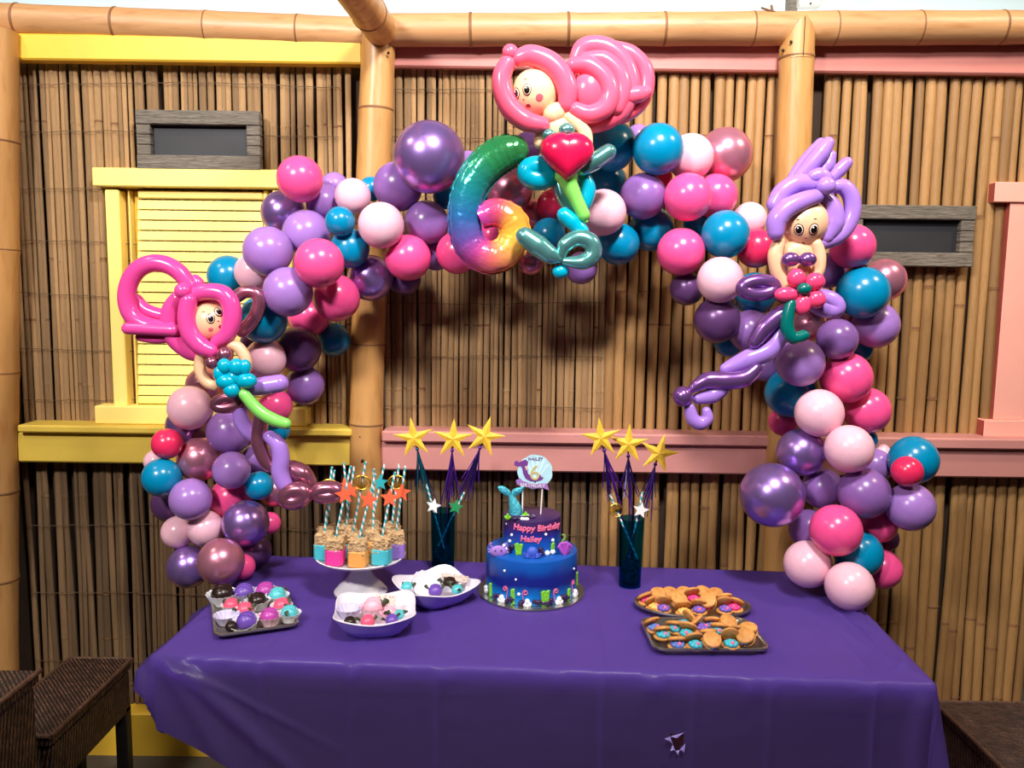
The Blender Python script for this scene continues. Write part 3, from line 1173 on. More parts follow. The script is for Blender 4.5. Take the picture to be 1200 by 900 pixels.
BAL = [
 # left column, bottom to top: px, py, radius, kind, layer, where
 (259, 658, 27, 'M', 0.0, 'at the foot of the left column beside the dipped sweets tray'),
 (221, 664, 25, 'C', 1.0, 'lowest on the outer left side of the arch'),
 (284, 664, 15, 'P', 1.5, 'peeking out low beside the mauve one at the left foot'),
 (298, 646, 20, 'D', 2.4, 'in shadow behind the left foot just above the table edge'),
 (208.5, 623.5, 19, 'L', 1.1, 'on the outer left, smaller of the low pair'),
 (241, 619, 21, 'L', 0.8, 'right one of the low pair on the left column'),
 (288, 613, 27, 'C', 0.8, 'at lower right of the left column beside the mermaid tail fin'),
 (316, 613, 13, 'P', 2.0, 'just peeking out behind the chrome one near the mauve tail fin'),
 (200, 590, 22, 'D', 2.0, 'shadowed behind the outermost left teal one'),
 (223.5, 585, 24.5, 'A', 0.2, 'overlapping below the outermost left teal one'),
 (270, 584, 24, 'P', 1.0, 'in the middle of the left column under a light purple one'),
 (322, 575, 19, 'M', 2.4, 'shadowed behind the pink haired mermaid tail fin'),
 (303, 569, 17, 'T', 0.8, 'small, at right edge of the left column beside the twisted tail'),
 (189.5, 559.5, 22.5, 'T', 0.4, 'outermost on the left, below a small raspberry one'),
 (271.5, 551, 22, 'A', 0.5, 'small round, centred in the left column above the hot pink one'),
 (183, 541, 14, 'L', 2.0, 'barely showing behind the outermost left teal one'),
 (234, 538, 26, 'M', 1.2, 'shiny, in the left column right of the small raspberry one'),
 (300, 538, 19, 'V', 2.0, 'behind the twisted tail of the pink haired mermaid'),
 (196, 520, 18, 'R', 0.5, 'small, on the outer left over the yellow rail'),
 (268.5, 506, 26, 'V', 1.0, 'below the mauve hip loop of the left mermaid'),
 (219, 499, 24, 'C', 2.0, 'behind the big pale pink one at the window sill'),
 (223, 478, 26, 'L', 0.9, 'big, in front of the yellow window sill'),
 (240, 452, 22, 'M', 2.2, 'hidden behind the left mermaid waist'),
 (322.5, 476, 20, 'P', 1.6, 'behind the green stem of the left mermaid'),
 (326, 504, 14, 'T', 2.1, 'tiny glimpse under the green stem of the left mermaid'),
 (357, 452, 23, 'V', 1.2, 'at right edge of the left column under a dark plum one'),
 (311, 421, 24, 'L', 1.0, 'right of the left mermaid arm'),
 (349, 409, 27, 'D', 1.0, 'right of the pale pink one by the left mermaid'),
 (391, 398, 19.5, 'T', 1.5, 'lowest inner teal one against the middle bamboo post'),
 (300, 402, 18, 'D', 2.4, 'in the dark gap above the left mermaid arm'),
 (308.5, 374.5, 28, 'T', 0.5, 'right of the left mermaid head'),
 (362, 371, 24, 'P', 1.3, 'darkened, tucked below two brighter pink ones'),
 (394, 349, 27.5, 'P', 0.3, 'lower of the two overlapping bright pink ones on the left'),
 (337.5, 342, 29, 'A', 0.4, 'above the teal one that sits right of the left mermaid head'),
 (267.5, 323.5, 24, 'T', 1.3, 'in front of the yellow shutter behind the left mermaid hair'),
 (297, 319, 22, 'L', 1.2, 'beside the teal one over the yellow shutter'),
 (314, 294.5, 29, 'A', 0.6, 'at upper left over the right edge of the yellow shutter'),
 (374, 308.5, 29, 'P', 0.0, 'upper of the two overlapping bright pink ones on the left'),
 (410, 291, 23, 'T', 0.8, 'below the smallest teal one on the left shoulder'),
 (359, 274, 28, 'A', 0.6, 'left of the smallest teal one on the left shoulder'),
 (398.5, 259.5, 17.5, 'T', 0.2, 'smallest, at the front of the left shoulder'),
 (332, 249.5, 26, 'C', 1.2, 'under the topmost pink one on the left'),
 (351.5, 210, 27, 'P', 1.0, 'topmost and leftmost on the left shoulder'),
 (380, 237, 21, 'A', 1.1, 'right below the topmost pink one on the left'),
 (392, 218, 16, 'A', 2.0, 'behind the left shoulder next to the topmost pink one'),
 (413.5, 230, 21, 'L', 0.9, 'smaller, in front of the middle bamboo post'),
 (435, 221, 14, 'T', 2.0, 'barely showing beside the big chrome purple one'),
 (446.5, 264, 27, 'L', 0.4, 'large, right of the smallest teal one on the left shoulder'),
 (433.5, 325.5, 27, 'C', 0.9, 'low on the left shoulder, inner side of the arch'),
 (478, 302, 27, 'P', 0.8, 'under the large pale pink one left of the number six'),
 (474, 326, 20, 'D', 2.0, 'peeking below the hot pink one on the inner arch'),
 (466.5, 218.5, 29, 'V', 1.0, 'left below the biggest chrome purple one'),
 (503, 184.5, 42, 'C', 0.1, 'biggest of all at the top left of the number six'),
 (500, 261, 26, 'V', 0.8, 'below the biggest chrome one, left of the number six'),
 (511, 297, 20, 'V', 2.0, 'in shadow on the inner arch left of the number six'),
 (536, 296, 25, 'P', 1.3, 'behind the lower left curve of the number six'),
 (549, 192, 15, 'A', 2.0, 'glimpsed between the big chrome one and the number six'),
 (522, 230, 15, 'T', 2.0, 'glimpsed under the biggest chrome one'),
 (566, 228, 17, 'T', 2.0, 'glimpsed inside the upper curve of the number six'),
 (597, 222, 28, 'M', 1.6, 'inside the upper curve of the number six'),
 (576, 276, 17, 'P', 1.9, 'seen through the hole of the number six'),
 (619, 171, 17, 'V', 1.6, 'above the tip of the number six'),
 (627, 251, 17, 'M', 1.9, 'small, right of the loop of the number six'),
 (647, 240, 18, 'R', 1.5, 'under the teal hip of the middle mermaid'),
 (663, 205, 22, 'V', 1.9, 'hidden behind the red heart of the middle mermaid'),
 (643, 275, 20, 'T', 1.2, 'behind the metallic fins of the middle mermaid'),
 (622, 307, 15, 'M', 2.1, 'low, peeking between the number six and the metallic fin'),
 (681, 314, 19, 'V', 1.6, 'lowest at the top of the arch, behind the metallic fin'),
 # right shoulder
 (716, 171, 30, 'T', 1.0, 'below the pink hair bun of the middle mermaid'),
 (710, 213, 24, 'T', 1.9, 'in shadow below the metallic arm of the middle mermaid'),
 (707, 249, 27, 'L', 0.5, 'lilac tinted, right of the green stem'),
 (724.5, 285.5, 25, 'T', 0.8, 'lower inner arch, right of the metallic fins'),
 (771, 175, 30, 'T', 0.3, 'topmost bright one right of the middle mermaid'),
 (748, 161, 15, 'A', 2.0, 'glimpsed between the two topmost teal ones'),
 (809, 184, 27, 'L', 0.8, 'topmost on the right shoulder next to the big mauve one'),
 (849.5, 182, 32, 'M', 1.3, 'big, topmost at the right shoulder'),
 (806, 231, 28, 'P', 0.4, 'left of the two overlapping pink ones on the right shoulder'),
 (838, 230, 26, 'P', 1.0, 'right of the two overlapping pink ones on the right shoulder'),
 (753.5, 230, 27, 'V', 0.6, 'under the topmost bright teal one'),
 (773, 208, 15, 'R', 2.0, 'glimpsed under the topmost bright teal one'),
 (763, 268, 26, 'T', 1.3, 'dark, on the inner arch below the purple one'),
 (798, 295, 28, 'P', 0.5, 'on the inner right shoulder below the pair of pink ones'),
 (816, 262, 15, 'T', 2.0, 'glimpsed between pink ones on the right shoulder'),
 (850, 274.5, 28, 'T', 0.2, 'bright, in front of the right shoulder'),
 (878.5, 257, 20, 'L', 1.3, 'behind the bright teal one on the right shoulder'),
 (886, 291, 23, 'R', 1.1, 'left of the lavender haired mermaid arm'),
 (844, 328, 27, 'L', 0.3, 'left of the chrome purple hip loop'),
 (805, 338, 20, 'D', 1.3, 'behind the pale one at the inner right arch'),
 (840.5, 375, 27, 'D', 0.8, 'below the pale one at the inner right arch'),
 (885, 344, 25, 'T', 1.6, 'behind the chrome purple hip loop'),
 (879, 388, 25, 'V', 1.2, 'behind the twisted tail of the right mermaid'),
 (853, 402, 16, 'T', 2.0, 'peeking below the dark plum one at the inner right arch'),
 (897, 430, 17, 'V', 1.9, 'in shadow below the twisted tail of the right mermaid'),
 (938, 425, 28, 'A', 0.4, 'below the dark green stem of the right mermaid'),
 (981, 397.5, 24, 'V', 0.6, 'round, right of the dark green stem'),
 (947, 381, 19, 'M', 1.5, 'dark, behind the dark green stem'),
 (971, 317, 21, 'A', 1.2, 'beside the waist of the right mermaid'),
 (926, 334, 24, 'D', 1.7, 'hidden behind the waist of the right mermaid'),
 (940, 303, 22, 'V', 1.9, 'hidden behind the chest of the right mermaid'),
 (999, 289, 26, 'P', 0.9, 'right of the lavender hair, before the chalkboard'),
 (1036, 328, 25, 'M', 1.2, 'outermost at upper right under the chalkboard'),
 (1011, 343, 30.5, 'T', 0.4, 'largest teal one on the right column'),
 (1026, 381, 27, 'A', 0.8, 'under the largest teal one at the right edge'),
 (1008, 409, 15, 'T', 2.0, 'glimpsed behind the round purple one on the right column'),
 (985, 372, 15, 'M', 1.9, 'small, behind the lavender hip loop'),
 (991.5, 443, 30, 'P', 0.6, 'large, upper of two pink ones in the right column'),
 (1016, 481, 27, 'P', 0.9, 'lower of two pink ones in the right column'),
 (926, 460.5, 29, 'T', 1.1, 'dark, at the inner side of the right column'),
 (960, 484, 28, 'L', 0.3, 'upper left of the two big pale ones in the right column'),
 (995, 526, 28, 'L', 0.2, 'lower right of the two big pale ones in the right column'),
 (918, 494, 17, 'P', 1.5, 'small dark one on the inner side over the bamboo post'),
 (1015, 515, 13, 'T', 1.6, 'glimpsed beside the lower big pale one'),
 (1030, 534, 15, 'L', 2.0, 'tiny glimpse over the pink rail at right'),
 (938.5, 530, 28, 'C', 0.8, 'above the big chrome one at the inner right column'),
 (905, 580, 37.5, 'C', 0.3, 'biggest of the right column, on its inner side'),
 (964, 572, 24, 'V', 0.9, 'between the big chrome one and the satin purple one'),
 (1012.5, 578, 30, 'V', 0.2, 'large satin one at the front of the right column'),
 (1025, 546, 20, 'A', 0.9, 'beside the outermost right teal one'),
 (1070.5, 539, 28, 'T', 0.8, 'outermost on the right behind a small red one'),
 (1063, 552.5, 18, 'R', -0.5, 'small, stuck on the outermost right teal one'),
 (1066.5, 594, 28, 'A', 0.5, 'outermost lower right, over the bamboo canes'),
 (979.5, 621.5, 30, 'P', 0.2, 'large, low at the front of the right column'),
 (1029, 614, 22, 'P', 0.7, 'smaller, below the satin purple one'),
 (948, 620, 23, 'V', 1.2, 'below and right of the biggest right chrome one'),
 (1037, 631, 16, 'D', 1.8, 'shadowed low at the right of the right column'),
 (1006, 649, 28, 'T', 0.6, 'lowest teal one of the right column'),
 (1033.5, 667, 23, 'P', 1.1, 'lowest pink one at the right foot'),
 (946.5, 661, 27.5, 'L', 0.6, 'left of the two pale ones at the right foot'),
 (995.5, 687, 28, 'L', 0.3, 'lowest, resting on the tablecloth at the right foot'),
]
CORE = [(255, 660), (255, 540), (300, 430), (350, 320), (420, 270), (540, 240), (650, 235), (760, 225), (850, 260), (930, 350), (965, 470), (985, 600), (990, 690)]


def base_y(px, py):
    k = max(0.0, min(1.0, (py - 200) / 480.0))
    end = 2.56 if px < 500 else 2.41
    return 2.655 + (end - 2.655) * k ** 1.3


B = []
for (px, py, r, key, lay, where) in BAL:
    B.append([px, py, r, base_y(px, py) + (lay - .8) * .085, lay])
# press neighbouring balloons apart along the sight line, keeping who is in front
for it in range(140):
    pos = [P(b[0], b[1], b[3]) for b in B]
    rad = [b[2] * mpp(p) for b, p in zip(B, pos)]
    for i in range(len(B)):
        for j in range(i + 1, len(B)):
            dv = pos[i] - pos[j]
            need = (rad[i] + rad[j]) * .96
            d = dv.length
            if d < need:
                push = min(.012, (need - d) * .5)
                a, b = (i, j) if B[i][4] <= B[j][4] else (j, i)
                B[a][3] -= push * .45
                B[b][3] += push * .55
    for i, b in enumerate(B):
        bb = base_y(b[0], b[1])
        b[3] = max(bb - .20, min(bb + .22, b[3]))
        b[3] = min(b[3], 2.935 - rad[i])
        # posts stand proud of the wall
        for pxp, yp_ in ((435, 2.835), (925, 2.795)):
            if abs(b[0] - pxp) < 20 + b[2]:
                b[3] = min(b[3], yp_ - rad[i])
        # stay above the tabletop
        zmin = ZT + .006 + rad[i]
        if b[1] > 600:
            t = TMI @ P(b[0], b[1], b[3])
            if abs(t.x) < TL / 2 + .03 and abs(t.y) < TW / 2:
                while P(b[0], b[1], b[3]).z < zmin and b[3] > 2.2:
                    b[3] -= .01

labels = set()
for (px, py, r, key, lay, where), b in zip(BAL, B):
    c = P(b[0], b[1], b[3])
    rad = r * mpp(c)
    # nearest point of the garland's core, pushed back: the knot points there
    best, bd = None, 1e9
    for i in range(len(CORE) - 1):
        a0, a1 = Vector(CORE[i]), Vector(CORE[i + 1])
        t = max(0, min(1, (Vector((px, py)) - a0).dot(a1 - a0) / (a1 - a0).length_squared))
        q = a0.lerp(a1, t)
        dd = (q - Vector((px, py))).length
        if dd < bd:
            bd, best = dd, q
    core = P(best[0], best[1], base_y(px, py) + .12)
    ax = (c - core)
    if ax.length < .02:
        ax = Vector((0, -1, .1))
    ax = (ax.normalized() + Vector((0, -.55, .1))).normalized()
    o = inst('balloon', BMESH[key], None, c, ax.to_track_quat('Z', 'Y').to_euler(), (rad, rad, rad))
    kn = inst('knot', KMESH[key], o)
    lab = BK[key][1] + ' balloon ' + where
    words = len(lab.replace('-', ' ').split())
    assert lab not in labels and words <= 16, (words, lab)
    labels.add(lab)
    tag(o, lab, 'balloon', 'round balloons of the garland arch')

# ------------------------------------------------------------------ twisted-balloon mermaids and the foil six
latex('t_pink', (228, 72, 152), .22)
latex('t_rose', (250, 94, 126), .22)
latex('t_lav', (166, 124, 214), .22)
latex('t_skin', (240, 190, 150), .3)
latex('t_skin2', (250, 204, 160), .3)
latex('t_aqua', (0, 168, 198), .22)
latex('t_green', (132, 214, 98), .24)
latex('t_dgreen', (0, 104, 98), .24)
latex('t_red', (218, 22, 74), .22)
latex('t_hot', (246, 70, 122), .24)
latex('t_chrome', (148, 100, 176), .24, .75)
latex('t_mauve', (172, 104, 130), .24, .75)
latex('t_teal', (124, 202, 200), .22, .78)
mat('eye_black', (18, 14, 14), .25, var=.02)
mat('eye_white', (250, 246, 240), .4, var=.02)
mat('lip_red', (150, 24, 50), .4, var=.05)
mat('cheek_pink', (228, 96, 112), .5, var=.05)


class Figure:
    """parts laid out from photo pixels at their own distances; depth 0 is the figure's middle, + is nearer"""

    def __init__(self, name, label, y, base_px, cat='balloon figure'):
        self.y = y
        self.root = thing(name, P(base_px[0], base_px[1], y), label, cat, world_coords=True)

    def pt(self, px, py, d):
        return P(px, py, self.y - d)

    def tube(self, name, pts, rpx, m, d=0.0, sub=6, seg=14, closed=False, cap='round', parent=None, label=None):
        """pts: (px, py[, extra depth in m]); rpx: radius or list, in pixels"""
        w = []
        rs = []
        if not hasattr(rpx, '__len__'):
            rpx = [rpx] * len(pts)
        for p, r in zip(pts, rpx):
            e = d + (p[2] if len(p) > 2 else 0)
            q = self.pt(p[0], p[1], e)
            w.append(q)
            rs.append(r * 1.1 * mpp(q))
        mb = MB().tube(w, rs, seg, sub=sub, closed=closed, cap=cap)
        o = mb.build(name, m, self.root, rel=self.root.location)
        if parent is not None:
            o.parent = parent
        if label:
            o['label'] = label
        for pl in o.data.polygons:
            pl.use_smooth = True
        return o

    def ball(self, name, px, py, r, m, d=0.0, sq=1.0, parent=None, label=None):
        q = self.pt(px, py, d)
        if not hasattr(r, '__len__'):
            r = (r, r)
        k = mpp(q)
        mb = MB().ball(q, (r[0] * k, min(r[0], r[1]) * k * sq, r[1] * k), 24, 16)
        o = mb.build(name, m, self.root, rel=self.root.location)
        for pl in o.data.polygons:
            pl.use_smooth = True
        if parent is not None:
            o.parent = parent
        if label:
            o['label'] = label
        return o

    def loop(self, name, cx, cy, rx, ry, r, m, d=0.0, tilt=0.0, label=None, depth=.0):
        """a doubled-over loop of tube balloon"""
        pts = []
        for k in range(12):
            a = 2 * PI * k / 12
            x, y = rx * math.cos(a), ry * math.sin(a)
            pts.append((cx + x * math.cos(tilt) - y * math.sin(tilt), cy + x * math.sin(tilt) + y * math.cos(tilt), depth * math.sin(a)))
        return self.tube(name, pts, r, m, d, sub=3, closed=True, label=label)

    def head(self, cx, cy, r, m, d, eyes, cheeks, nose, mouth, brows, er=5.0):
        """round face balloon with printed features laid on its surface"""
        q = self.pt(cx, cy, d)
        k = mpp(q)
        rad = r * k
        h = MB().ball(q, (rad, rad * .95, rad * 1.04), 32, 20).build('head', m, self.root, rel=self.root.location)

        def spot(name, px, py, rx, ry, mm, lift, parent):
            dr = ray(px, py).normalized()
            oc = CAM - q
            b = oc.dot(dr)
            disc = b * b - (oc.length_squared - (rad * 1.0) ** 2)
            t = -b - math.sqrt(max(disc, 0.0))
            hit = CAM + dr * t
            n = (hit - q).normalized()
            c = q + Vector((n.x * rad, n.y * rad * .95, n.z * rad * 1.04)) + n * (lift - .0006)
            qt = (-n).to_track_quat('Y', 'Z').to_matrix().to_4x4()
            o = MB().ball(c, (rx * k, .0012, ry * k), 18, 10, M=qt).build(name, mm, self.root, rel=self.root.location)
            for pl in o.data.polygons:
                pl.use_smooth = True
            o.parent = parent
            return o
        for (px, py) in eyes:
            spot('eye_outline', px, py, er * .92, er * 1.12, 'eye_black', .0004, h)
            spot('eye_ring', px, py, er * .78, er * .97, m, .0012, h)
            spot('eye_white', px + .3, py, er * .66, er * .84, 'eye_white', .0019, h)
            spot('pupil', px + .2, py + .2, er * .60, er * .74, 'eye_black', .0026, h)
            spot('catchlight', px - er * .12, py - er * .3, er * .17, er * .17, 'eye_white', .0036, h)
        for (px, py, rr_) in cheeks:
            spot('cheek', px, py, rr_, rr_, 'cheek_pink', .0004, h)
        for (px, py) in nose:
            spot('nose', px, py, 1.3, .7, 'lip_red', .0006, h)
        for (px, py, w, hh) in mouth:
            spot('mouth', px, py, w, hh, 'lip_red', .0006, h)
        for (px, py) in brows:
            spot('eyebrow', px, py, 1.9, .5, 'eye_black', .0004, h)
        return h


# ---- left mermaid: magenta-pink hair, teal flower
f = Figure('balloon_mermaid', 'twisted balloon mermaid with magenta hair, teal flower and mauve tail at left', 2.40, (330, 590))
f.head(246, 377, 22.5, 't_skin', .0, [(246.5, 373.5), (255.5, 366)], [(246.5, 386, 2.6)], [(255.5, 376.5)], [(257.5, 382.5, 1.6, 2.2)], [(238, 366)], 5.2)
f.tube('hair_lock', [(221, 352), (219, 372), (224, 392), (236, 406), (247, 411)], [9, 10, 10.5, 10, 8], 't_pink', .045)
f.tube('hair_lock', [(208, 350), (200, 364), (199, 383), (207, 399), (222, 412), (234, 416)], [8, 9.5, 10, 10, 9, 7], 't_pink', .012)
f.tube('hair_lock', [(226, 346), (242, 342), (260, 344), (270, 356), (272, 374), (266, 392), (254, 401)], [8, 9, 9.5, 10, 10, 9, 7], 't_pink', .03)
f.tube('hair_back', [(232, 352), (250, 356), (258, 372), (254, 390)], [14, 16, 16, 12], 't_pink', -.045)
f.ball('hair_knot', 214.5, 341, (10, 9.5), 't_pink', .05)
f.tube('hair_tip', [(229, 327), (232, 331), (234, 338)], [5, 6, 6], 't_pink', .01)
f.tube('hair_loop', [(222, 336), (212, 321), (197, 311), (180, 308.5), (163, 315), (152, 330), (148.5, 349), (153, 367), (166, 379), (184, 384), (200, 383)],
       [8, 9, 9.3, 9.5, 9.5, 9.5, 9.5, 9.5, 9.5, 9, 8], 't_pink', .02, label='big open ring of magenta hair')
f.tube('hair_loop', [(161, 350), (168, 360), (178, 366), (197, 371)], [5, 6.5, 7, 7], 't_pink', -.01)
f.tube('hair_strand', [(150, 385), (170, 385.5), (203, 387)], [6.5, 7, 7], 't_pink', .035)
f.tube('hair_strand', [(164, 395), (185, 397), (210, 393)], [4.5, 5.5, 6], 't_pink', .01)
f.tube('attachment_loop', [(277, 348), (287, 342), (299, 343), (304, 352), (301, 366), (292, 380), (284, 388)], 7, 't_mauve', -.06)
f.ball('neck', 252, 401, (8, 7), 't_skin', .0)
f.ball('torso', 257, 414, (17, 15), 't_skin', -.005, .8)
f.ball('belly', 262, 436, (13, 18), 't_skin', -.015, .8)
f.tube('arm', [(242, 408), (235, 421), (235, 436), (242, 448), (252, 453)], [5.5, 6.2, 6.2, 6, 5], 't_skin', .03)
f.tube('arm', [(266, 402), (279, 407), (288, 420), (289, 432)], [5.5, 6.2, 6.4, 5.5], 't_skin', .02)
f.ball('bikini_cup', 248.6, 425, 8, 't_mauve', .055)
f.ball('bikini_cup', 263, 415.5, 9, 't_mauve', .055)
fl = f.ball('flower_centre', 275, 442, 11, 't_aqua', .075)
for (px, py, rx, ry) in ((263, 429, 7.5, 8), (277, 430, 8, 9), (287, 430, 6.5, 8), (265, 447, 11, 8), (289, 446, 11, 8), (272, 457, 9, 8), (257, 438, 6, 8)):
    f.ball('petal', px, py, (rx * 1.12, ry * 1.15), 't_aqua', .09, .9, parent=fl)
f.tube('flower_stem', [(286, 462), (303, 481), (321, 492), (335, 496.5)], [6, 6.8, 7, 6], 't_green', .085, label='light green stem')
f.loop('hip_loop', 267, 472, 15, 6, 6, 't_mauve', .03, tilt=-.15)
f.tube('hip_loop', [(294, 454), (310, 452), (328, 449)], [9, 10, 9.5], 't_lav', .035)
f.tube('tail_strand', [(281, 478), (283, 492), (291, 505), (305, 515)], [8, 8.5, 8.5, 7], 't_lav', .02)
f.tube('tail_strand', [(306, 486), (304, 505), (304, 521), (310, 538), (318, 548)], [7.5, 8.2, 8.2, 7.5, 6], 't_mauve', .04)
f.tube('tail_strand', [(316, 512), (326, 522), (329, 537), (328, 552), (333, 567), (341, 577)], [7, 9, 9.3, 9.3, 9, 7], 't_lav', .05)
f.tube('tail_strand', [(342, 550), (354, 556), (363, 566)], [10, 11, 8], 't_mauve', .015)
f.loop('tail_fin', 346, 581, 11.5, 6.5, 9, 't_mauve', .065, tilt=-.25)
f.loop('tail_fin', 384, 577, 12, 4.5, 8.5, 't_mauve', .065, tilt=-.05)
f.ball('tail_knot', 365, 577, 5, 't_mauve', .065)

# ---- middle mermaid: rose-pink bun, red heart
f = Figure('balloon_mermaid', 'twisted balloon mermaid with rose pink bun and red heart atop the arch', 2.45, (660, 300))
f.head(626.5, 109, 26.5, 't_skin2', .0, [(617.5, 104.5), (605.3, 109)], [(632.3, 113.5, 4.4)], [(613.5, 116)], [(619, 123.2, 3.2, 2.5)], [(616, 93)], 5.8)
f.tube('hair_lock', [(595, 74), (588, 90), (590, 110), (600, 129), (617, 142), (636, 146)], [9, 10.5, 11, 11.5, 11, 8], 't_rose', .03)
f.tube('hair_lock', [(609, 68), (622, 65), (643, 73), (658, 88), (665, 106), (664, 122)], [9, 11, 12, 12, 11.5, 9], 't_rose', .03)
f.ball('hair_knot', 598, 61, (9.5, 9), 't_rose', .035)
f.ball('hair_back', 640, 104, (30, 30), 't_rose', -.07, .5)
f.tube('bun_loop', [(672, 76), (690, 77), (708, 91), (715, 110), (708, 127), (690, 134), (674, 128)], [8, 10, 10.5, 10.5, 10.5, 10, 8], 't_rose', .03)
f.tube('bun_loop', [(686, 70), (707, 70), (725, 86), (730, 106), (722, 126)], [8, 9.5, 10, 10, 9], 't_rose', .01)
f.tube('bun_loop', [(675, 72), (682, 57), (697, 53), (715, 58), (731, 73), (739, 96), (735, 118), (720, 136), (697, 146), (678, 143)], [8, 9.5, 10, 10.5, 10.5, 10.5, 10.5, 10, 9, 8], 't_rose', -.01)
f.tube('bun_loop', [(722, 56), (740, 63), (755, 80), (757, 103), (748, 123), (728, 137)], [7, 8.5, 9, 9, 9, 8], 't_rose', -.035)
f.tube('bun_tip', [(738, 112), (750, 110), (758, 107.5)], [10, 9, 6], 't_rose', .0)
f.tube('attachment_loop', [(668, 190, .0), (684, 192, -.08), (690, 186, -.17), (680, 176, -.22)], 6, 't_teal', .0)
f.tube('bun_strand', [(676, 100), (690, 98), (702, 108)], [8, 8, 7], 't_rose', .005)
f.ball('bun_front', 691, 105, (19, 22), 't_rose', .02, .6)
f.ball('bun_core', 712, 98, (40, 40), 't_rose', -.04, .35)
f.tube('neck', [(647, 134), (653, 131)], [10, 10], 't_skin2', .02)
f.ball('torso', 655, 149, (16, 14), 't_skin2', .01, .8)
f.tube('arm', [(667, 136), (678, 145), (686, 158), (688, 170)], [7, 8, 7.5, 6], 't_skin2', .02)
f.tube('arm', [(641, 146), (634, 156), (632, 168)], [6, 6.5, 6], 't_skin2', .0)
f.ball('bikini_cup', 664, 152, (9.5, 8), 't_teal', .05)
f.ball('bikini_cup', 643.5, 158, (8, 7), 't_teal', .045)


def heart(fig, cx, cy, w, h, d, m):
    q = fig.pt(cx, cy, d)
    k = mpp(q)
    vs, fs = [], []
    N, Mr = 40, 12
    for j in range(Mr + 1):
        ph = -PI / 2 + PI * j / Mr
        cr = math.cos(ph)
        for i in range(N):
            t = 2 * PI * i / N
            x = 16 * math.sin(t) ** 3 / 17.0
            z = (13 * math.cos(t) - 5 * math.cos(2 * t) - 2 * math.cos(3 * t) - math.cos(4 * t)) / 17.0
            z = (z * .85 + .1) * .5 + .5 * (.90 * math.cos(t) - .06)
            x = .72 * x + .28 * math.sin(t) * .92
            s = max(cr, .02) ** .75
            vs.append(q + Vector((x * s * w * k, math.sin(ph) * .55 * w * k, (z * s) * h * k)))
    for j in range(Mr):
        for i in range(N):
            i2 = (i + 1) % N
            fs.append((j * N + i, j * N + i2, (j + 1) * N + i2, (j + 1) * N + i))
    fs += [tuple(reversed(range(N))), tuple(Mr * N + i for i in range(N))]
    o = MB().add(vs, fs).build('heart', m, fig.root, rel=fig.root.location)
    for pl in o.data.polygons:
        pl.use_smooth = True
    return o


heart(f, 664.5, 180, 34, 37, .085, 't_red')
f.tube('stem', [(664, 206), (668, 218), (675, 233), (684, 252)], [13, 9, 7.5, 7], 't_green', .06, label='light green stem below the heart')
f.ball('stem_nozzle', 687, 259, 2.5, 't_green', .06)
f.loop('hip_loop', 630, 203, 12, 7.5, 11.5, 't_aqua', .03, tilt=.1)
f.ball('hip_core', 630, 203, (14, 9), 't_aqua', .02)
f.tube('hip_loop', [(682, 198), (697, 189), (713, 178)], [8, 9.5, 8.5], 't_teal', .04)
f.tube('tail_strand', [(684, 205), (689, 222), (684, 240), (674, 252)], [7, 8.5, 8, 6], 't_aqua', .015)
f.tube('tail_strand', [(655, 213), (659, 228), (668, 245), (676, 254)], [6, 8, 8, 6], 't_teal', .02)
f.tube('tail_strand', [(661, 252), (671, 260), (683, 271)], [8, 9, 7], 't_aqua', .05)
f.tube('tail_fin', [(615, 277), (630, 288), (645, 299), (655, 303)], [10, 12, 10, 5], 't_teal', .075)
f.tube('tail_fin', [(657, 303), (662, 288), (677, 279), (692, 284), (695, 298), (683, 307), (662, 306)], [4, 8.5, 9, 9.5, 9.5, 9, 4], 't_teal', .075)
f.ball('tail_knot', 657, 318, (10, 8.5), 't_aqua', .055)

# ---- right mermaid: lavender hair, pink flower
f = Figure('balloon_mermaid', 'twisted balloon mermaid with lavender hair, pink flower and purple twisted tail', 2.38, (810, 495))
f.head(943.5, 261, 26.5, 't_skin', .0, [(936.5, 268.5), (954, 268)], [], [(944.5, 278)], [(941.5, 283.5, 1.6, 1.0)], [(935.5, 257.5), (956, 256.5)], 6.2)
f.tube('hair_lock', [(957, 230), (942, 235), (923, 244), (911, 257), (909, 272)], [8, 10, 11, 11, 9], 't_lav', .045)
f.tube('hair_lock', [(953, 215), (934, 215), (917, 225), (908, 240)], [8.5, 10, 10, 9], 't_lav', .02)
f.tube('hair_lock', [(967, 232), (976, 246), (977, 262), (969, 277)], [8, 10.5, 11, 8], 't_lav', .01)
f.ball('hair_back', 946, 252, (30, 32), 't_lav', -.05, .55)
f.ball('hair_knot', 968, 218, (11.5, 10.5), 't_lav', .055)
f.tube('hair_bump', [(953, 207), (961, 205), (968, 209)], [7, 8, 7], 't_lav', .03)
f.tube('hair_feather', [(936, 208), (950, 193), (962, 179), (970, 168)], [7, 9, 9.5, 7], 't_lav', .01)
f.tube('hair_feather', [(927, 210), (938, 196), (952, 180), (962, 168)], [5, 7, 7.5, 6], 't_lav', -.02)
f.tube('hair_feather', [(962, 202), (970, 193), (974, 182)], [6.5, 7, 5.5], 't_lav', .0)
f.tube('hair_feather', [(974, 209), (983, 200), (992, 191)], [6.5, 7.5, 6.5], 't_lav', .0)
f.tube('hair_strand', [(976, 219), (988, 219), (997, 230), (999, 247), (993, 264), (981, 277), (964, 284)], [7, 8.5, 9, 9, 9, 9, 8], 't_lav', .0)
f.ball('torso', 937, 296, (22, 17), 't_skin', .0, .75)
f.ball('belly', 938, 316, (15, 18), 't_skin', -.005, .8)
f.tube('arm', [(913, 284), (908.5, 299), (911, 316), (919, 334)], [7, 8, 8, 7], 't_skin', .025)
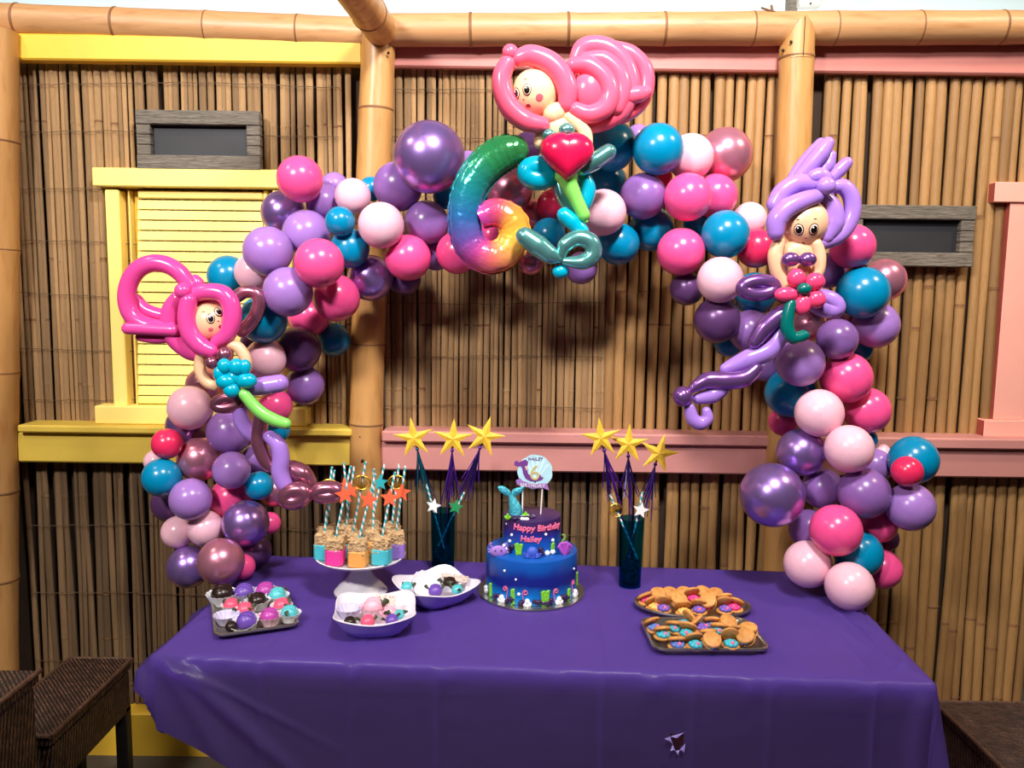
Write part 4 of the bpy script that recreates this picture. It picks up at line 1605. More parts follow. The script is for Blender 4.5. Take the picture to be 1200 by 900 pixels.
f.tube('arm', [(957, 286), (960.5, 300), (959, 316), (952, 331)], [6, 6.8, 6.8, 6], 't_skin', .025)
f.ball('bikini_cup', 926.5, 304, (11, 8.5), 't_chrome', .055)
f.ball('bikini_cup', 946.5, 304, (10.5, 8.5), 't_chrome', .055)
fl = f.ball('flower_centre', 942.5, 338.5, (8.5, 7), 't_dgreen', .10)
for (px, py, rx, ry, t) in ((933, 326, 9, 9.5, 0), (955, 330, 10, 9, 0), (921.5, 345, 12, 7.5, 0), (956, 351, 10, 9, 0), (940.5, 357, 8.5, 11, 0)):
    f.ball('petal', px, py, (rx * 1.18, ry * 1.18), 't_hot', .085, .9, parent=fl)
f.tube('flower_stem', [(927, 356), (923, 371), (923, 386), (930, 396), (942, 393)], [6, 7, 7.2, 7, 6], 't_dgreen', .085, label='dark green curled stem')
f.loop('hip_loop', 889, 337, 19, 8, 7.5, 't_chrome', .03, tilt=-.05)
f.loop('hip_loop', 968, 356, 13, 6, 9.5, 't_lav', .04, tilt=.35)
f.tube('tail_strand', [(925, 362), (911, 371), (896, 384), (884, 401)], [7.5, 9.5, 10, 7], 't_chrome', .05)
f.tube('tail_strand', [(915, 372), (913, 394), (900, 411), (876, 421), (850, 432)], [7, 9.5, 10.5, 10.5, 6], 't_lav', .035)
f.tube('tail_strand', [(886, 432), (872, 443), (850, 446), (828, 446), (812, 455)], [7, 10, 10.5, 9, 5], 't_chrome', .05)
f.tube('tail_strand', [(848, 455), (835, 463), (818, 467)], [7, 9, 6], 't_lav', .04)
f.ball('tail_knot', 800, 464.5, (12, 12), 't_chrome', .06)
f.tube('tail_fin', [(808, 478), (812, 491), (821, 496), (829, 490), (828, 482)], [6, 7.5, 7.5, 6.5, 5], 't_lav', .05)


# ---- rainbow foil number six
def foil_mat():
    m = bpy.data.materials.new('rainbow_foil')
    m.use_nodes = True
    nt = m.node_tree
    b = nt.nodes['Principled BSDF']
    at = nd(nt, 'ShaderNodeAttribute')
    at.attribute_name = 'print'
    nt.links.new(at.outputs['Color'], b.inputs['Base Color'])
    b.inputs['Metallic'].default_value = .35
    b.inputs['Roughness'].default_value = .2
    tc = nd(nt, 'ShaderNodeTexCoord')
    no = nd(nt, 'ShaderNodeTexNoise')
    no.inputs['Scale'].default_value = 16
    no.inputs['Detail'].default_value = 3
    nt.links.new(tc.outputs['Object'], no.inputs['Vector'])
    bp = nd(nt, 'ShaderNodeBump')
    bp.inputs['Strength'].default_value = .45
    bp.inputs['Distance'].default_value = .02
    nt.links.new(no.outputs[0], bp.inputs['Height'])
    nt.links.new(bp.outputs[0], b.inputs['Normal'])
    MATS['rainbow_foil'] = m


foil_mat()
SIX = thing('foil_number_balloon', P(578, 318, 2.46), 'rainbow foil number six balloon hanging in the arch', 'balloon', world_coords=True)
STOPS = [(0, (52, 132, 72)), (.14, (44, 140, 84)), (.27, (30, 140, 150)), (.36, (48, 112, 178)), (.44, (110, 84, 172)), (.51, (196, 70, 150)), (.58, (238, 110, 110)),
         (.66, (255, 176, 92)), (.74, (255, 200, 70)), (.82, (255, 166, 70)), (.89, (226, 84, 110)), (1, (206, 72, 178))]


def ramp(t):
    for (a, ca), (b, cb) in zip(STOPS, STOPS[1:]):
        if t <= b:
            k = (t - a) / (b - a)
            ca, cb = lin(ca), lin(cb)
            return tuple(ca[i] + (cb[i] - ca[i]) * k for i in range(3)) + (1,)
    return lin(STOPS[-1][1])


path = [(602, 176, 18), (590, 180, 20), (574, 190, 20.5), (558, 208, 20), (548, 230, 19), (544, 254, 18), (547, 277, 18), (557, 294, 18), (574, 302, 18),
        (591, 297, 18), (602, 282, 17), (602, 263, 17), (591, 252, 16), (576, 250, 15), (562, 256, 12)]
pw = [P(a, b, 2.45) for a, b, c in path]
pr = [c * mpp(q) for (a, b, c), q in zip(path, pw)]
pts, rad = smooth_path(pw, pr, 6)
mb = MB()
n = len(pts)
seg = 22
# crimped foil: the seam rim ripples a little
rad = [r * (1 + .018 * math.sin(i * 2.1)) for i, r in enumerate(rad)]
mb.tube(pts, rad, seg, squash=.78, cap='flat')
me_o = mb.build('foil_body', 'rainbow_foil', SIX)
me = me_o.data
ca = me.color_attributes.new('print', 'FLOAT_COLOR', 'POINT')
for i in range(len(me.vertices)):
    ca.data[i].color = ramp(min(1, (i // seg) / (n - 1)))
for pl in me.polygons:
    pl.use_smooth = len(pl.vertices) == 4
# flat tip fold at the top end of the six
tip = MB()
d0 = (pts[0] - pts[2]).normalized()
tip.ball(pts[0], (rad[0] * .98, rad[0] * .72, rad[0] * .98), 22, 14)
to = tip.build('tip', 'rainbow_foil', SIX)
ca = to.data.color_attributes.new('print', 'FLOAT_COLOR', 'POINT')
for i in range(len(to.data.vertices)):
    ca.data[i].color = lin((50, 130, 70))
# welded seam flange around the outer edge
fl_pts = []
for i in range(0, n):
    t = (pts[min(i + 1, n - 1)] - pts[max(i - 1, 0)]).normalized()
    side = t.cross(Vector((0, 1, 0))).normalized()
    fl_pts.append((pts[i] + side * rad[i] * .985, pts[i] + side * (rad[i] + .006 + .002 * math.sin(i * 1.7))))
for sgn in (1, -1):
    v, fc = [], []
    for i in range(n):
        t = (pts[min(i + 1, n - 1)] - pts[max(i - 1, 0)]).normalized()
        side = t.cross(Vector((0, 1, 0))).normalized() * sgn
        a = pts[i] + side * rad[i] * .97
        b = pts[i] + side * (rad[i] + .004 + .0016 * math.sin(i * 2.3))
        v += [a + Vector((0, -.0012, 0)), b + Vector((0, -.0008, 0)), b + Vector((0, .0008, 0)), a + Vector((0, .0012, 0))]
    lim = n if sgn < 0 else n
    for i in range(lim - 1):
        for q in range(4):
            q2 = (q + 1) % 4
            fc.append((i * 4 + q, (i + 1) * 4 + q, (i + 1) * 4 + q2, i * 4 + q2))
    so = MB().add(v, fc).build('seam', 'rainbow_foil', SIX)
    ca = so.data.color_attributes.new('print', 'FLOAT_COLOR', 'POINT')
    for i in range(len(so.data.vertices)):
        ca.data[i].color = ramp(min(1, (i // 4) / (n - 1)))

# ------------------------------------------------------------------ food and favours on the table
ZC = ZT + .0035


def T(px, py):
    return PZ(px, py, ZC)


mat('porcelain', (240, 236, 238), .25, var=.02)
mat('cereal', (212, 176, 128), .7, var=.25, scale=60, bump=1.0, bscale=160, dark=(160, 118, 76))
mat('icing_teal', (70, 190, 206), .5, var=.05, scale=30, bump=.15, bscale=60)
mat('icing_pink', (240, 64, 160), .5, var=.05, scale=30, bump=.15, bscale=60)
mat('icing_orange', (250, 172, 88), .5, var=.05, scale=30, bump=.15, bscale=60)
mat('icing_purple', (146, 112, 200), .5, var=.05, scale=30, bump=.15, bscale=60)
mat('paper_orange', (255, 104, 64), .6, var=.08)
mat('paper_teal', (40, 170, 180), .6, var=.08)
mat('paper_white', (240, 240, 238), .6, var=.05)
mat('paper_green', (30, 140, 80), .6, var=.05)
mat('gold_foil', (206, 160, 48), .3, .8, var=.15, scale=40)
mat('star_gold', (240, 192, 52), .55, .0, var=.15, scale=40, bump=.2, bscale=120)
mat('tinsel_purple', (94, 40, 160), .25, .6, var=.3, scale=40)
mat('tinsel_navy', (34, 30, 84), .25, .6, var=.3, scale=40)
mat('tinsel_teal', (20, 110, 130), .25, .6, var=.3, scale=40)
mat('wand_stick', (70, 34, 92), .4, .3)


def stripe_mat(name, c1, c2, pitch):
    m = bpy.data.materials.new(name)
    m.use_nodes = True
    nt = m.node_tree
    b = nt.nodes['Principled BSDF']
    tc = nd(nt, 'ShaderNodeTexCoord')
    sp = nd(nt, 'ShaderNodeSeparateXYZ')
    nt.links.new(tc.outputs['Object'], sp.inputs[0])
    at = nd(nt, 'ShaderNodeMath', operation='ARCTAN2')
    nt.links.new(sp.outputs[1], at.inputs[0])
    nt.links.new(sp.outputs[0], at.inputs[1])
    dv = nd(nt, 'ShaderNodeMath', operation='DIVIDE')
    dv.inputs[1].default_value = 2 * PI
    nt.links.new(at.outputs[0], dv.inputs[0])
    mz = nd(nt, 'ShaderNodeMath', operation='MULTIPLY_ADD')
    mz.inputs[1].default_value = 1 / pitch
    nt.links.new(sp.outputs[2], mz.inputs[0])
    nt.links.new(dv.outputs[0], mz.inputs[2])
    fr_ = nd(nt, 'ShaderNodeMath', operation='FRACT')
    nt.links.new(mz.outputs[0], fr_.inputs[0])
    gt = nd(nt, 'ShaderNodeMath', operation='GREATER_THAN')
    gt.inputs[1].default_value = .5
    nt.links.new(fr_.outputs[0], gt.inputs[0])
    mx = nd(nt, 'ShaderNodeMix', data_type='RGBA')
    mx.inputs[6].default_value = lin(c1)
    mx.inputs[7].default_value = lin(c2)
    nt.links.new(gt.outputs[0], mx.inputs[0])
    nt.links.new(mx.outputs[2], b.inputs['Base Color'])
    b.inputs['Roughness'].default_value = .5
    MATS[name] = m


stripe_mat('straw_stripe', (40, 180, 186), (244, 244, 240), .021)


def rod(name, a, b, r, m, parent, seg=12):
    """straight rod whose own z axis runs along it (so stripes wind round it); a, b in the parent's frame"""
    a, b = Vector(a), Vector(b)
    L = (b - a).length
    mb = MB().tube([(0, 0, 0), (0, 0, L)], r, seg)
    o = mb.build(name, m, None)
    o.parent = parent
    o.location = a
    o.rotation_euler = (b - a).to_track_quat('Z', 'Y').to_euler()
    return o


def star_pts(ro, ri, n=5, rot=0):
    return [((ro if k % 2 == 0 else ri) * math.sin(rot + PI * k / n), (ro if k % 2 == 0 else ri) * math.cos(rot + PI * k / n)) for k in range(2 * n)]


def star_flat(name, c, ro, m, parent, rot=0, th=.0012, yaw=0):
    M = Matrix.Translation(Vector(c)) @ Matrix.Rotation(yaw, 4, 'Z')
    return MB().prism(star_pts(ro, ro * .45, 5, rot), th, M).build(name, m, parent, smooth=False)


def star_3d(name, c, ro, th, m, parent, rot=0, yaw=0):
    pts = star_pts(ro, ro * .33, 5, rot)
    n = len(pts)
    vs = [(x, 0, z) for x, z in pts] + [(0, -th, 0), (0, th, 0)]
    fs = []
    for k in range(n):
        fs.append((k, (k + 1) % n, n))
        fs.append(((k + 1) % n, k, n + 1))
    M = Matrix.Translation(Vector(c)) @ Matrix.Rotation(yaw, 4, 'Z')
    return MB().add(vs, fs, 0, M).build(name, m, parent, smooth=False)


# ---- cake stand
sc = T(423, 694)
q = mpp(sc)
zp = P(423, 651, sc.y).z - sc.z
stand = thing('cake_stand', sc, 'white pedestal cake stand holding the cereal treat pops', 'cake stand')
MB().lathe([(.0, 0), (30.5 * q, 0), (31 * q, .006), (26 * q, .022), (17 * q, .045), (11.5 * q, .07), (10.5 * q, zp - .012), (13 * q, zp - .006), (.0, zp - .006)], 40).build('pedestal', 'porcelain', stand)
MB().lathe([(.0, zp - .008), (40 * q, zp - .010), (50.5 * q, zp - .002), (52 * q, zp + .004), (51 * q, zp + .006), (48 * q, zp), (.0, zp - .001)], 48).build('plate', 'porcelain', stand)

plate = sc + Vector((0, 0, zp + .0005))
POPS = [
 (-.058, -.088, 'pink', (402, 628), (411, 546), 'star', 'pink iced treat pop at the front left of the stand'),
 (.013, -.100, 'orange', (431, 630), (440, 555), 'star', 'orange iced treat pop at the front of the stand'),
 (.078, -.078, 'teal', (454, 627), (463, 553), 'star', 'teal iced treat pop at the front right of the stand'),
 (.112, -.020, 'purple', (463, 622), (475, 546), 'star', 'purple iced treat pop at the right edge of the stand'),
 (-.102, -.040, 'teal', (388, 622), (389, 547), 'gold', 'teal iced treat pop at the left edge of the stand'),
 (-.018, -.030, 'teal', (423, 622), (428.6, 541), 'gold', 'teal iced treat pop behind the pink and orange ones'),
 (-.112, .025, 'orange', (391, 620), (392, 551), None, 'orange iced treat pop at the back left of the stand'),
 (-.052, .030, 'purple', (414, 618), (415, 547), 'star', 'purple iced treat pop in the middle left of the stand'),
 (.040, .000, 'orange', (436, 620), (438, 549), None, 'orange iced treat pop in the middle right of the stand'),
 (-.055, .092, 'pink', (396, 612), (403, 542), 'star', 'pink iced treat pop at the rear left of the stand'),
 (.020, .082, 'teal', (443, 610), (450.6, 544), 'fish', 'teal iced treat pop at the rear of the stand with blue starfish'),
 (.088, .060, 'pink', (458, 610), (467.6, 544), 'gold', 'pink iced treat pop at the rear right of the stand'),
]
rp_ = random.Random(11)
CS = .050
for (dx, dy, cname, s0, s1, orn, lab) in POPS:
    c = plate + Vector((dx, dy, 0))
    o = thing('treat_pop', c, lab, 'treat pop', 'iced cereal treat pops on the stand', rotz=0)
    yaw = rp_.uniform(-.25, .25)
    hh = .085
    # coarse cereal block, lumpy
    mb = MB()
    N = 5
    vs, fs = [], []
    rot = Matrix.Rotation(yaw, 4, 'Z')
    mb.box((0, 0, hh * .72), (CS, CS * .9, hh * .56), (0, 0, yaw), bev=.006)
    for kx in range(26):
        ax = rp_.choice(['x', 'y', 'z'])
        u, v = rp_.uniform(-.46, .46), rp_.uniform(-.46, .46)
        sgn = rp_.choice([-1, 1])
        if ax == 'x':
            pp = (sgn * CS * .49, u * CS * .9, hh * (.72 + v * .5))
        elif ax == 'y':
            pp = (u * CS, -CS * .44, hh * (.72 + v * .5))
        else:
            pp = (u * CS, v * CS * .85, hh * .995)
        mb.ball(rot @ Vector(pp), (.0055, .0045, .004), 7, 5)
    mb.build('cereal_block', 'cereal', o)
    MB().box((0, 0, hh * .32), (CS * 1.06, CS * 1.0, hh * .62), (0, 0, yaw), bev=.006).build('iced_half', 'icing_' + cname, o, smooth=False)
    b0 = Vector((0, 0, hh * .9))
    yt = c.y + rp_.uniform(-.01, .01)
    top = P(s1[0], s1[1], yt) - c
    st = rod('paper_straw', b0, top, .0034, 'straw_stripe', o)
    L = (top - b0)
    if orn == 'star':
        star_flat('paper_star', b0 + L * .62 + Vector((0, -.006, 0)), .030, 'paper_orange', o, rp_.uniform(-.2, .2))
    elif orn == 'fish':
        star_flat('paper_starfish', b0 + L * .70 + Vector((0, -.006, 0)), .027, 'paper_teal', o, rp_.uniform(-.2, .2))
    elif orn == 'gold':
        cc = b0 + L * .72 + Vector((0, -.007, 0))
        fan = MB()
        # pierced gold scallop shell: rim ring and ribs
        pts = [cc + Vector((.027 * math.cos(a), 0, .021 * math.sin(a))) for a in [2 * PI * k / 20 for k in range(20)]]
        fan.tube(pts, .0022, 6, closed=True)
        for k in range(9):
            a = PI * (.05 + .9 * k / 8)
            fan.tube([cc + Vector((0, 0, -.02)), cc + Vector((.027 * math.cos(a), 0, .021 * math.sin(a)))], .0014, 5)
        fan.build('gold_shell', 'gold_foil', o)

# ---- cake
cc = T(622.5, 692)
q = mpp(cc)


def cake_mat(name, stops, h):
    m = bpy.data.materials.new(name)
    m.use_nodes = True
    nt = m.node_tree
    b = nt.nodes['Principled BSDF']
    tc = nd(nt, 'ShaderNodeTexCoord')
    sp = nd(nt, 'ShaderNodeSeparateXYZ')
    nt.links.new(tc.outputs['Object'], sp.inputs[0])
    no = nd(nt, 'ShaderNodeTexNoise')
    no.inputs['Scale'].default_value = 14
    nt.links.new(tc.outputs['Object'], no.inputs['Vector'])
    ad = nd(nt, 'ShaderNodeMath', operation='MULTIPLY_ADD')
    ad.inputs[1].default_value = .045
    nt.links.new(no.outputs[0], ad.inputs[0])
    nt.links.new(sp.outputs[2], ad.inputs[2])
    mr = nd(nt, 'ShaderNodeMapRange')
    mr.inputs['From Min'].default_value = stops[0][0] * 1.0
    mr.inputs['From Min'].default_value = h[0]
    mr.inputs['From Max'].default_value = h[1]
    nt.links.new(ad.outputs[0], mr.inputs['Value'])
    cr = nd(nt, 'ShaderNodeValToRGB')
    els = cr.color_ramp.elements
    els[0].position = stops[0][0]
    els[0].color = lin(stops[0][1])
    els[1].position = stops[-1][0]
    els[1].color = lin(stops[-1][1])
    for p_, c_ in stops[1:-1]:
        e = els.new(p_)
        e.color = lin(c_)
    nt.links.new(mr.outputs[0], cr.inputs[0])
    nt.links.new(cr.outputs[0], b.inputs['Base Color'])
    b.inputs['Roughness'].default_value = .38
    MATS[name] = m


RB, RT = 53 * q, 33.5 * q
HB, HT = .135, .108
Z0 = .006
cake_mat('cake_lower', [(0, (0, 140, 220)), (.2, (0, 124, 206)), (.45, (18, 32, 128)), (.62, (16, 36, 130)), (.85, (8, 80, 168)), (1, (10, 86, 176))], (Z0 + .02, Z0 + HB + .02))
cake_mat('cake_upper', [(0, (10, 100, 200)), (.35, (12, 84, 184)), (.6, (30, 40, 140)), (.8, (54, 30, 96)), (1, (58, 34, 88))], (Z0 + HB + .02, Z0 + HB + HT + .018))
mat('silver_board', (200, 198, 192), .18, .9, var=.05)
mat('seaweed', (124, 200, 44), .55, var=.15, scale=60)
mat('piping_white', (248, 248, 250), .45, var=.02)
mat('piping_pink', (250, 120, 160), .45, var=.05)
mat('piping_plum', (48, 22, 74), .5, var=.15)
mat('fondant_lilac', (164, 122, 206), .55, var=.05)
mat('fondant_blue', (64, 92, 200), .55, var=.05)
mat('fondant_orchid', (180, 84, 196), .55, var=.1)
mat('fondant_olive', (120, 150, 70), .55, var=.1)
mat('glitter_teal', (70, 176, 196), .25, .45, var=.4, scale=160, bump=.5, bscale=260)
cake = thing('birthday_cake', cc, 'two tier blue under the sea birthday cake with pink writing', 'cake')
MB().lathe([(0, 0), (62 * q, 0), (62.5 * q, .002), (62 * q, .005), (0, .0055)], 56).build('cake_board', 'silver_board', cake)
lo_t = MB().lathe([(0, Z0), (RB, Z0), (RB * 1.005, Z0 + HB * .5), (RB, Z0 + HB - .012), (RB * .985, Z0 + HB - .003), (RB * .95, Z0 + HB), (0, Z0 + HB)], 64).build('lower_tier', 'cake_lower', cake)
Z1 = Z0 + HB
up_t = MB().lathe([(0, Z1), (RT, Z1), (RT * 1.005, Z1 + HT * .5), (RT, Z1 + HT - .009), (RT * .98, Z1 + HT - .002), (RT * .94, Z1 + HT), (0, Z1 + HT)], 64).build('upper_tier', 'cake_upper', cake)


def on_wall(px, rad):
    """angle on the cake's side for a photo column"""
    u = max(-.97, min(.97, (px - 622.5) / (rad / q)))
    return math.asin(u)


def side(a, rad, z, out=0.0):
    return Vector(((rad + out) * math.sin(a), -(rad + out) * math.cos(a), z))


def weed(px, rad, z0, h, w, fork=False, parent=cake):
    a = on_wall(px, rad)
    mb = MB()
    n = max(4, int(h / .0055))
    for s in ((-1, 1) if fork else (0,)):
        for k in range(n):
            t = k / n
            off = s * .006 * (0.3 + t)
            for e in (-1, 1):
                p = side(a + (off + e * w * .4 * (1 - .3 * t)) / rad, rad, z0 + h * t + e * .001, .002)
                mb.ball(p, (w * .55, .004, .0045), 8, 6)
    return mb.build('seaweed', 'seaweed', parent)


for (px, h, w, fk) in ((576, .040, .008, False), (601, .046, .008, False), (636.5, .044, .009, True), (663.5, .034, .008, False)):
    weed(px, RB, Z0 + .004, h, w, fk)
for (px, h, w, fk) in ((607, .034, .009, True), (645, .034, .008, False)):
    weed(px, RT, Z1 + .004, h, w, fk)
weed(676, RB, Z0 + .03, .04, .006)


def pearls(name, px, rad, z0, spots, parent=cake):
    mb = MB()
    a = on_wall(px, rad)
    for (dx, dz, r) in spots:
        mb.ball(side(a + dx / rad, rad, z0 + dz, r * .4), r, 10, 8)
    return mb.build(name, 'piping_white', parent)


CL = [(-.006, .006, .008), (.006, .006, .008), (0, .015, .008), (0.001, .003, .007)]
for px in (589, 617, 652, 671, 570):
    pearls('icing_shell', px, RB, Z0, CL)
for px in (642.5,):
    pearls('icing_shell', px - 2, RT, Z1, [(-.006, .008, .0085), (.014, .008, .0085)])
pearls('icing_shell', 592, RT, Z1, CL)
for (px, z, rad, r) in ((591.5, Z0 + .098, RB, .0042), (604, Z0 + .078, RB, .0036), (607.5, Z0 + .034, RB, .0052), (669.5, Z0 + .09, RB, .0036),
                        (593, Z1 + .086, RT, .0034), (599, Z1 + .058, RT, .0048), (597, Z1 + .037, RT, .0055), (637, Z1 + .066, RT, .0046), (645, Z1 + .044, RT, .0056)):
    MB().ball(side(on_wall(px, rad), rad, z, .001), r, 10, 8).build('icing_bubble', 'piping_white', cake)


def curl(px, rad, z0, h, flip, parent=cake):
    a0 = on_wall(px, rad)
    pts = []
    for k in range(6):
        t = k / 5
        pts.append(side(a0 + flip * .004 * t / rad, rad, z0 + h * .6 * t, .002))
    for k in range(1, 13):
        th = PI * 2.6 * k / 12
        r_ = .0085 * (1 - .055 * k)
        dx = flip * (-.0085 + r_ * math.cos(th))
        dz = r_ * math.sin(th)
        pts.append(side(a0 + (flip * .004 + dx) / rad, rad, z0 + h * .6 + dz + .002, .0025))
    return MB().tube(pts, .0014, 6, sub=2).build('icing_curl', 'piping_pink', parent)


for (px, h, fl_) in ((594, .05, 1), (613, .044, -1), (647, .044, -1), (668, .056, -1)):
    curl(px, RB, Z0 + .012, h, fl_)
rk = random.Random(4)
for px in (583, 597, 610, 626, 631, 643, 657, 660):
    mb = MB()
    a = on_wall(px, RB)
    for k in range(4):
        mb.ball(side(a + rk.uniform(-.012, .012) / RB, RB, Z0 + .006 + rk.uniform(0, .012), .002), rk.uniform(.006, .009), 8, 6)
    mb.build('icing_rock', 'piping_plum', cake)
for px in (599, 633, 653):
    mb = MB()
    a = on_wall(px, RT)
    for k in range(3):
        mb.ball(side(a + rk.uniform(-.006, .006) / RT, RT, Z1 + .008 + k * .007, .002), .008, 8, 6)
    mb.build('icing_rock', 'piping_plum', cake)
# sugar sea creatures
cr_ = side(on_wall(581, RB), RB * .93, Z1 + .012)
crab = MB().ball(cr_, (.026, .008, .018), 18, 12).build('sugar_crab', 'fondant_lilac', cake)
for s in (-1, 1):
    MB().tube([cr_ + Vector((s * .018, 0, .012)), cr_ + Vector((s * .026, -.002, .022)), cr_ + Vector((s * .019, -.002, .026))], .0032, 8, sub=3).build('claw', 'fondant_lilac', cake).parent = crab
    MB().ball(cr_ + Vector((s * .009, -.008, .004)), .0024, 8, 6).build('eye', 'eye_black', crab)
    for k in range(2):
        MB().tube([cr_ + Vector((s * .023, 0, .004 - k * .006)), cr_ + Vector((s * .032, -.002, .007 - k * .009))], .002, 6).build('leg', 'fondant_lilac', crab)
oc_ = side(on_wall(622, RT), RT, Z1 + .010, .012)
octo = MB().ball(oc_ + Vector((0, 0, .006)), (.018, .012, .018), 18, 12).build('sugar_octopus', 'fondant_blue', cake)
for k in range(6):
    a = PI * (1.0 + k / 5)
    MB().tube([oc_ + Vector((.012 * math.cos(a), -.006, .002 + .01 * math.sin(a))), oc_ + Vector((.022 * math.cos(a), -.01, -.002 + .014 * math.sin(a) * .4)),
               oc_ + Vector((.026 * math.cos(a), -.012, .008))], [.005, .004, .0025], 8, sub=3).build('arm', 'fondant_blue', octo)
co_ = side(on_wall(665, RB), RB * .86, Z1)
coral = MB()
for k in range(9):
    a = R(-60 + 15 * k)
    tip_ = co_ + Vector((.022 * math.sin(a), -.002 + .004 * (k % 3 - 1), .016 + .022 * math.cos(a)))
    coral.tube([co_, co_.lerp(tip_, .6), tip_], [.005, .005, .004], 7, cap='round')
    coral.ball(tip_, .0048, 8, 6)
coral.build('sugar_coral', 'fondant_orchid', cake)
sh = side(on_wall(655, RT), RT, Z1 + .004, .010)
MB().tube([sh + Vector((0, 0, .004)), sh + Vector((-.005, 0, .008)), sh + Vector((-.004, 0, .02)), sh + Vector((.003, 0, .032)), sh + Vector((.002, 0, .042)), sh + Vector((-.006, 0, .044))],
          [.002, .003, .0055, .005, .0042, .0022], 9, sub=4).build('sugar_seahorse', 'fondant_olive', cake)
# green leaves and white dabs on top
ZTOPC = Z1 + HT
for (px, py, dz) in ((594, 609, 0), (614.5, 603, 0)):
    c = Vector(((px - 622.5) * q, -.06 if px < 600 else -.035, ZTOPC))
    mb = MB()
    for k, (dx, dz_) in enumerate(((-.010, .006), (0, .014), (.010, .005))):
        mb.tube([c, c + Vector((dx * .6, -.003, dz_ * .8)), c + Vector((dx, -.005, dz_ + .003))], [.006, .005, .0008], 7, sub=2)
    mb.build('icing_leaf', 'seaweed', cake)
for (px, y_) in ((611, -.055), (617, -.05), (622, -.048), (611, -.075), (615, -.076)):
    MB().ball(((px - 622.5) * q, y_, ZTOPC + .003), (.009, .007, .005), 10, 8).build('icing_dab', 'piping_white', cake)
mb = MB()
for k in range(5):
    mb.ball((-.055 + .013 * k, -.07 + .004 * k, ZTOPC + .003), (.011, .009, .006), 9, 7)
mb.build('icing_rock', 'piping_plum', cake)


# writing piped round the upper tier
def text_mesh(body, size, ext=.0, bev=.0):
    cu = bpy.data.curves.new('lettering', 'FONT')
    cu.body = body
    cu.size = size
    cu.align_x = 'CENTER'
    cu.extrude = ext
    cu.bevel_depth = bev
    cu.resolution_u = 3
    tmp = bpy.data.objects.new('lettering_tmp', cu)
    col.objects.link(tmp)
    bpy.context.view_layer.update()
    dg = bpy.context.evaluated_depsgraph_get()
    ev = tmp.evaluated_get(dg)
    me = bpy.data.meshes.new_from_object(ev)
    bpy.data.objects.remove(tmp)
    return me


def wrap_text(body, size, px, rad, z, parent, m, shear=.1, off=.0012):
    me = text_mesh(body, size, .0012, .0008)
    a0 = on_wall(px, rad)
    for v in me.vertices:
        x, y, zz = v.co
        x += shear * y
        v.co = side(a0 + x / rad, rad, z + y, off + zz)
    me.materials.clear()
    me.materials.append(MATS[m])
    o = bpy.data.objects.new('piped_writing', me)
    col.objects.link(o)
    o.parent = parent
    return o


wrap_text('Happy', .026, 612, RT, Z1 + .078, cake, 'piping_pink')['label'] = 'pink piped word Happy'
wrap_text('Birthday', .026, 642, RT, Z1 + .078, cake, 'piping_pink')['label'] = 'pink piped word Birthday'
wrap_text('Hailey', .025, 620, RT, Z1 + .045, cake, 'piping_pink')['label'] = 'pink piped name under the greeting'

# mermaid-tail topper (glitter) pushed into the cake
tl = thing('tail_topper', cc + Vector((0, 0, ZTOPC)), 'glittery teal mermaid tail topper stuck in the cake', 'cake topper', world_coords=True)
yk = cc.y - .01
tq = [P(605, 607, yk), P(604, 597, yk), P(601.5, 588, yk), P(599, 580, yk)]
kq = mpp(tq[0])
MB().tube(tq, [9 * kq, 8 * kq, 5.5 * kq, 3 * kq], 16, sub=5, squash=.6).build('tail_body', 'glitter_teal', tl)
for (pts_, rr_) in (([(599, 582), (594, 577), (588, 573), (583.5, 570.5)], [2, 4.2, 4, 1]), ([(599, 582), (604, 577), (609, 574.5), (614, 570)], [2, 4.5, 4, 1])):
    MB().tube([P(a, b, yk) for a, b in pts_], [r_ * kq for r_ in rr_], 12, sub=5, squash=.35).build('fluke', 'glitter_teal', tl)

# printed card topper on two sticks
tp = thing('card_topper', cc + Vector((0, 0, ZTOPC)), 'shell shaped birthday card topper on two white sticks in the cake', 'cake topper', world_coords=True)
yc = cc.y - .005
mat('card_cyan', (178, 222, 232), .5, var=.08, scale=30)
mat('card_pale', (206, 236, 244), .5, var=.04)
mat('card_purple', (112, 58, 138), .5, var=.04)
mat('card_ribbon', (158, 116, 186), .5, var=.04)
mat('card_gold', (216, 196, 132), .45, .2, var=.1)
mat('card_skin', (236, 190, 170), .5)
MB().tube([P(612, 612, yc), P(612.5, 572, yc)], .0022, 8).build('stick', 'paper_white', tp)
MB().tube([P(633.5, 605, yc), P(635.5, 572, yc)], .0022, 8).build('stick', 'paper_white', tp)


def card(name, pts, m, lift, parent=None, th=.0012):
    w = [P(a, b, yc - lift) for a, b in pts]
    n = len(w)
    vs = w + [p + Vector((0, th, 0)) for p in w]
    fs = [tuple(reversed(range(n))), tuple(range(n, 2 * n))] + [(k, (k + 1) % n, n + (k + 1) % n, n + k) for k in range(n)]
    o = MB().add(vs, fs).build(name, m, tp, smooth=False)
    if parent is not None:
        o.parent = parent
    return o


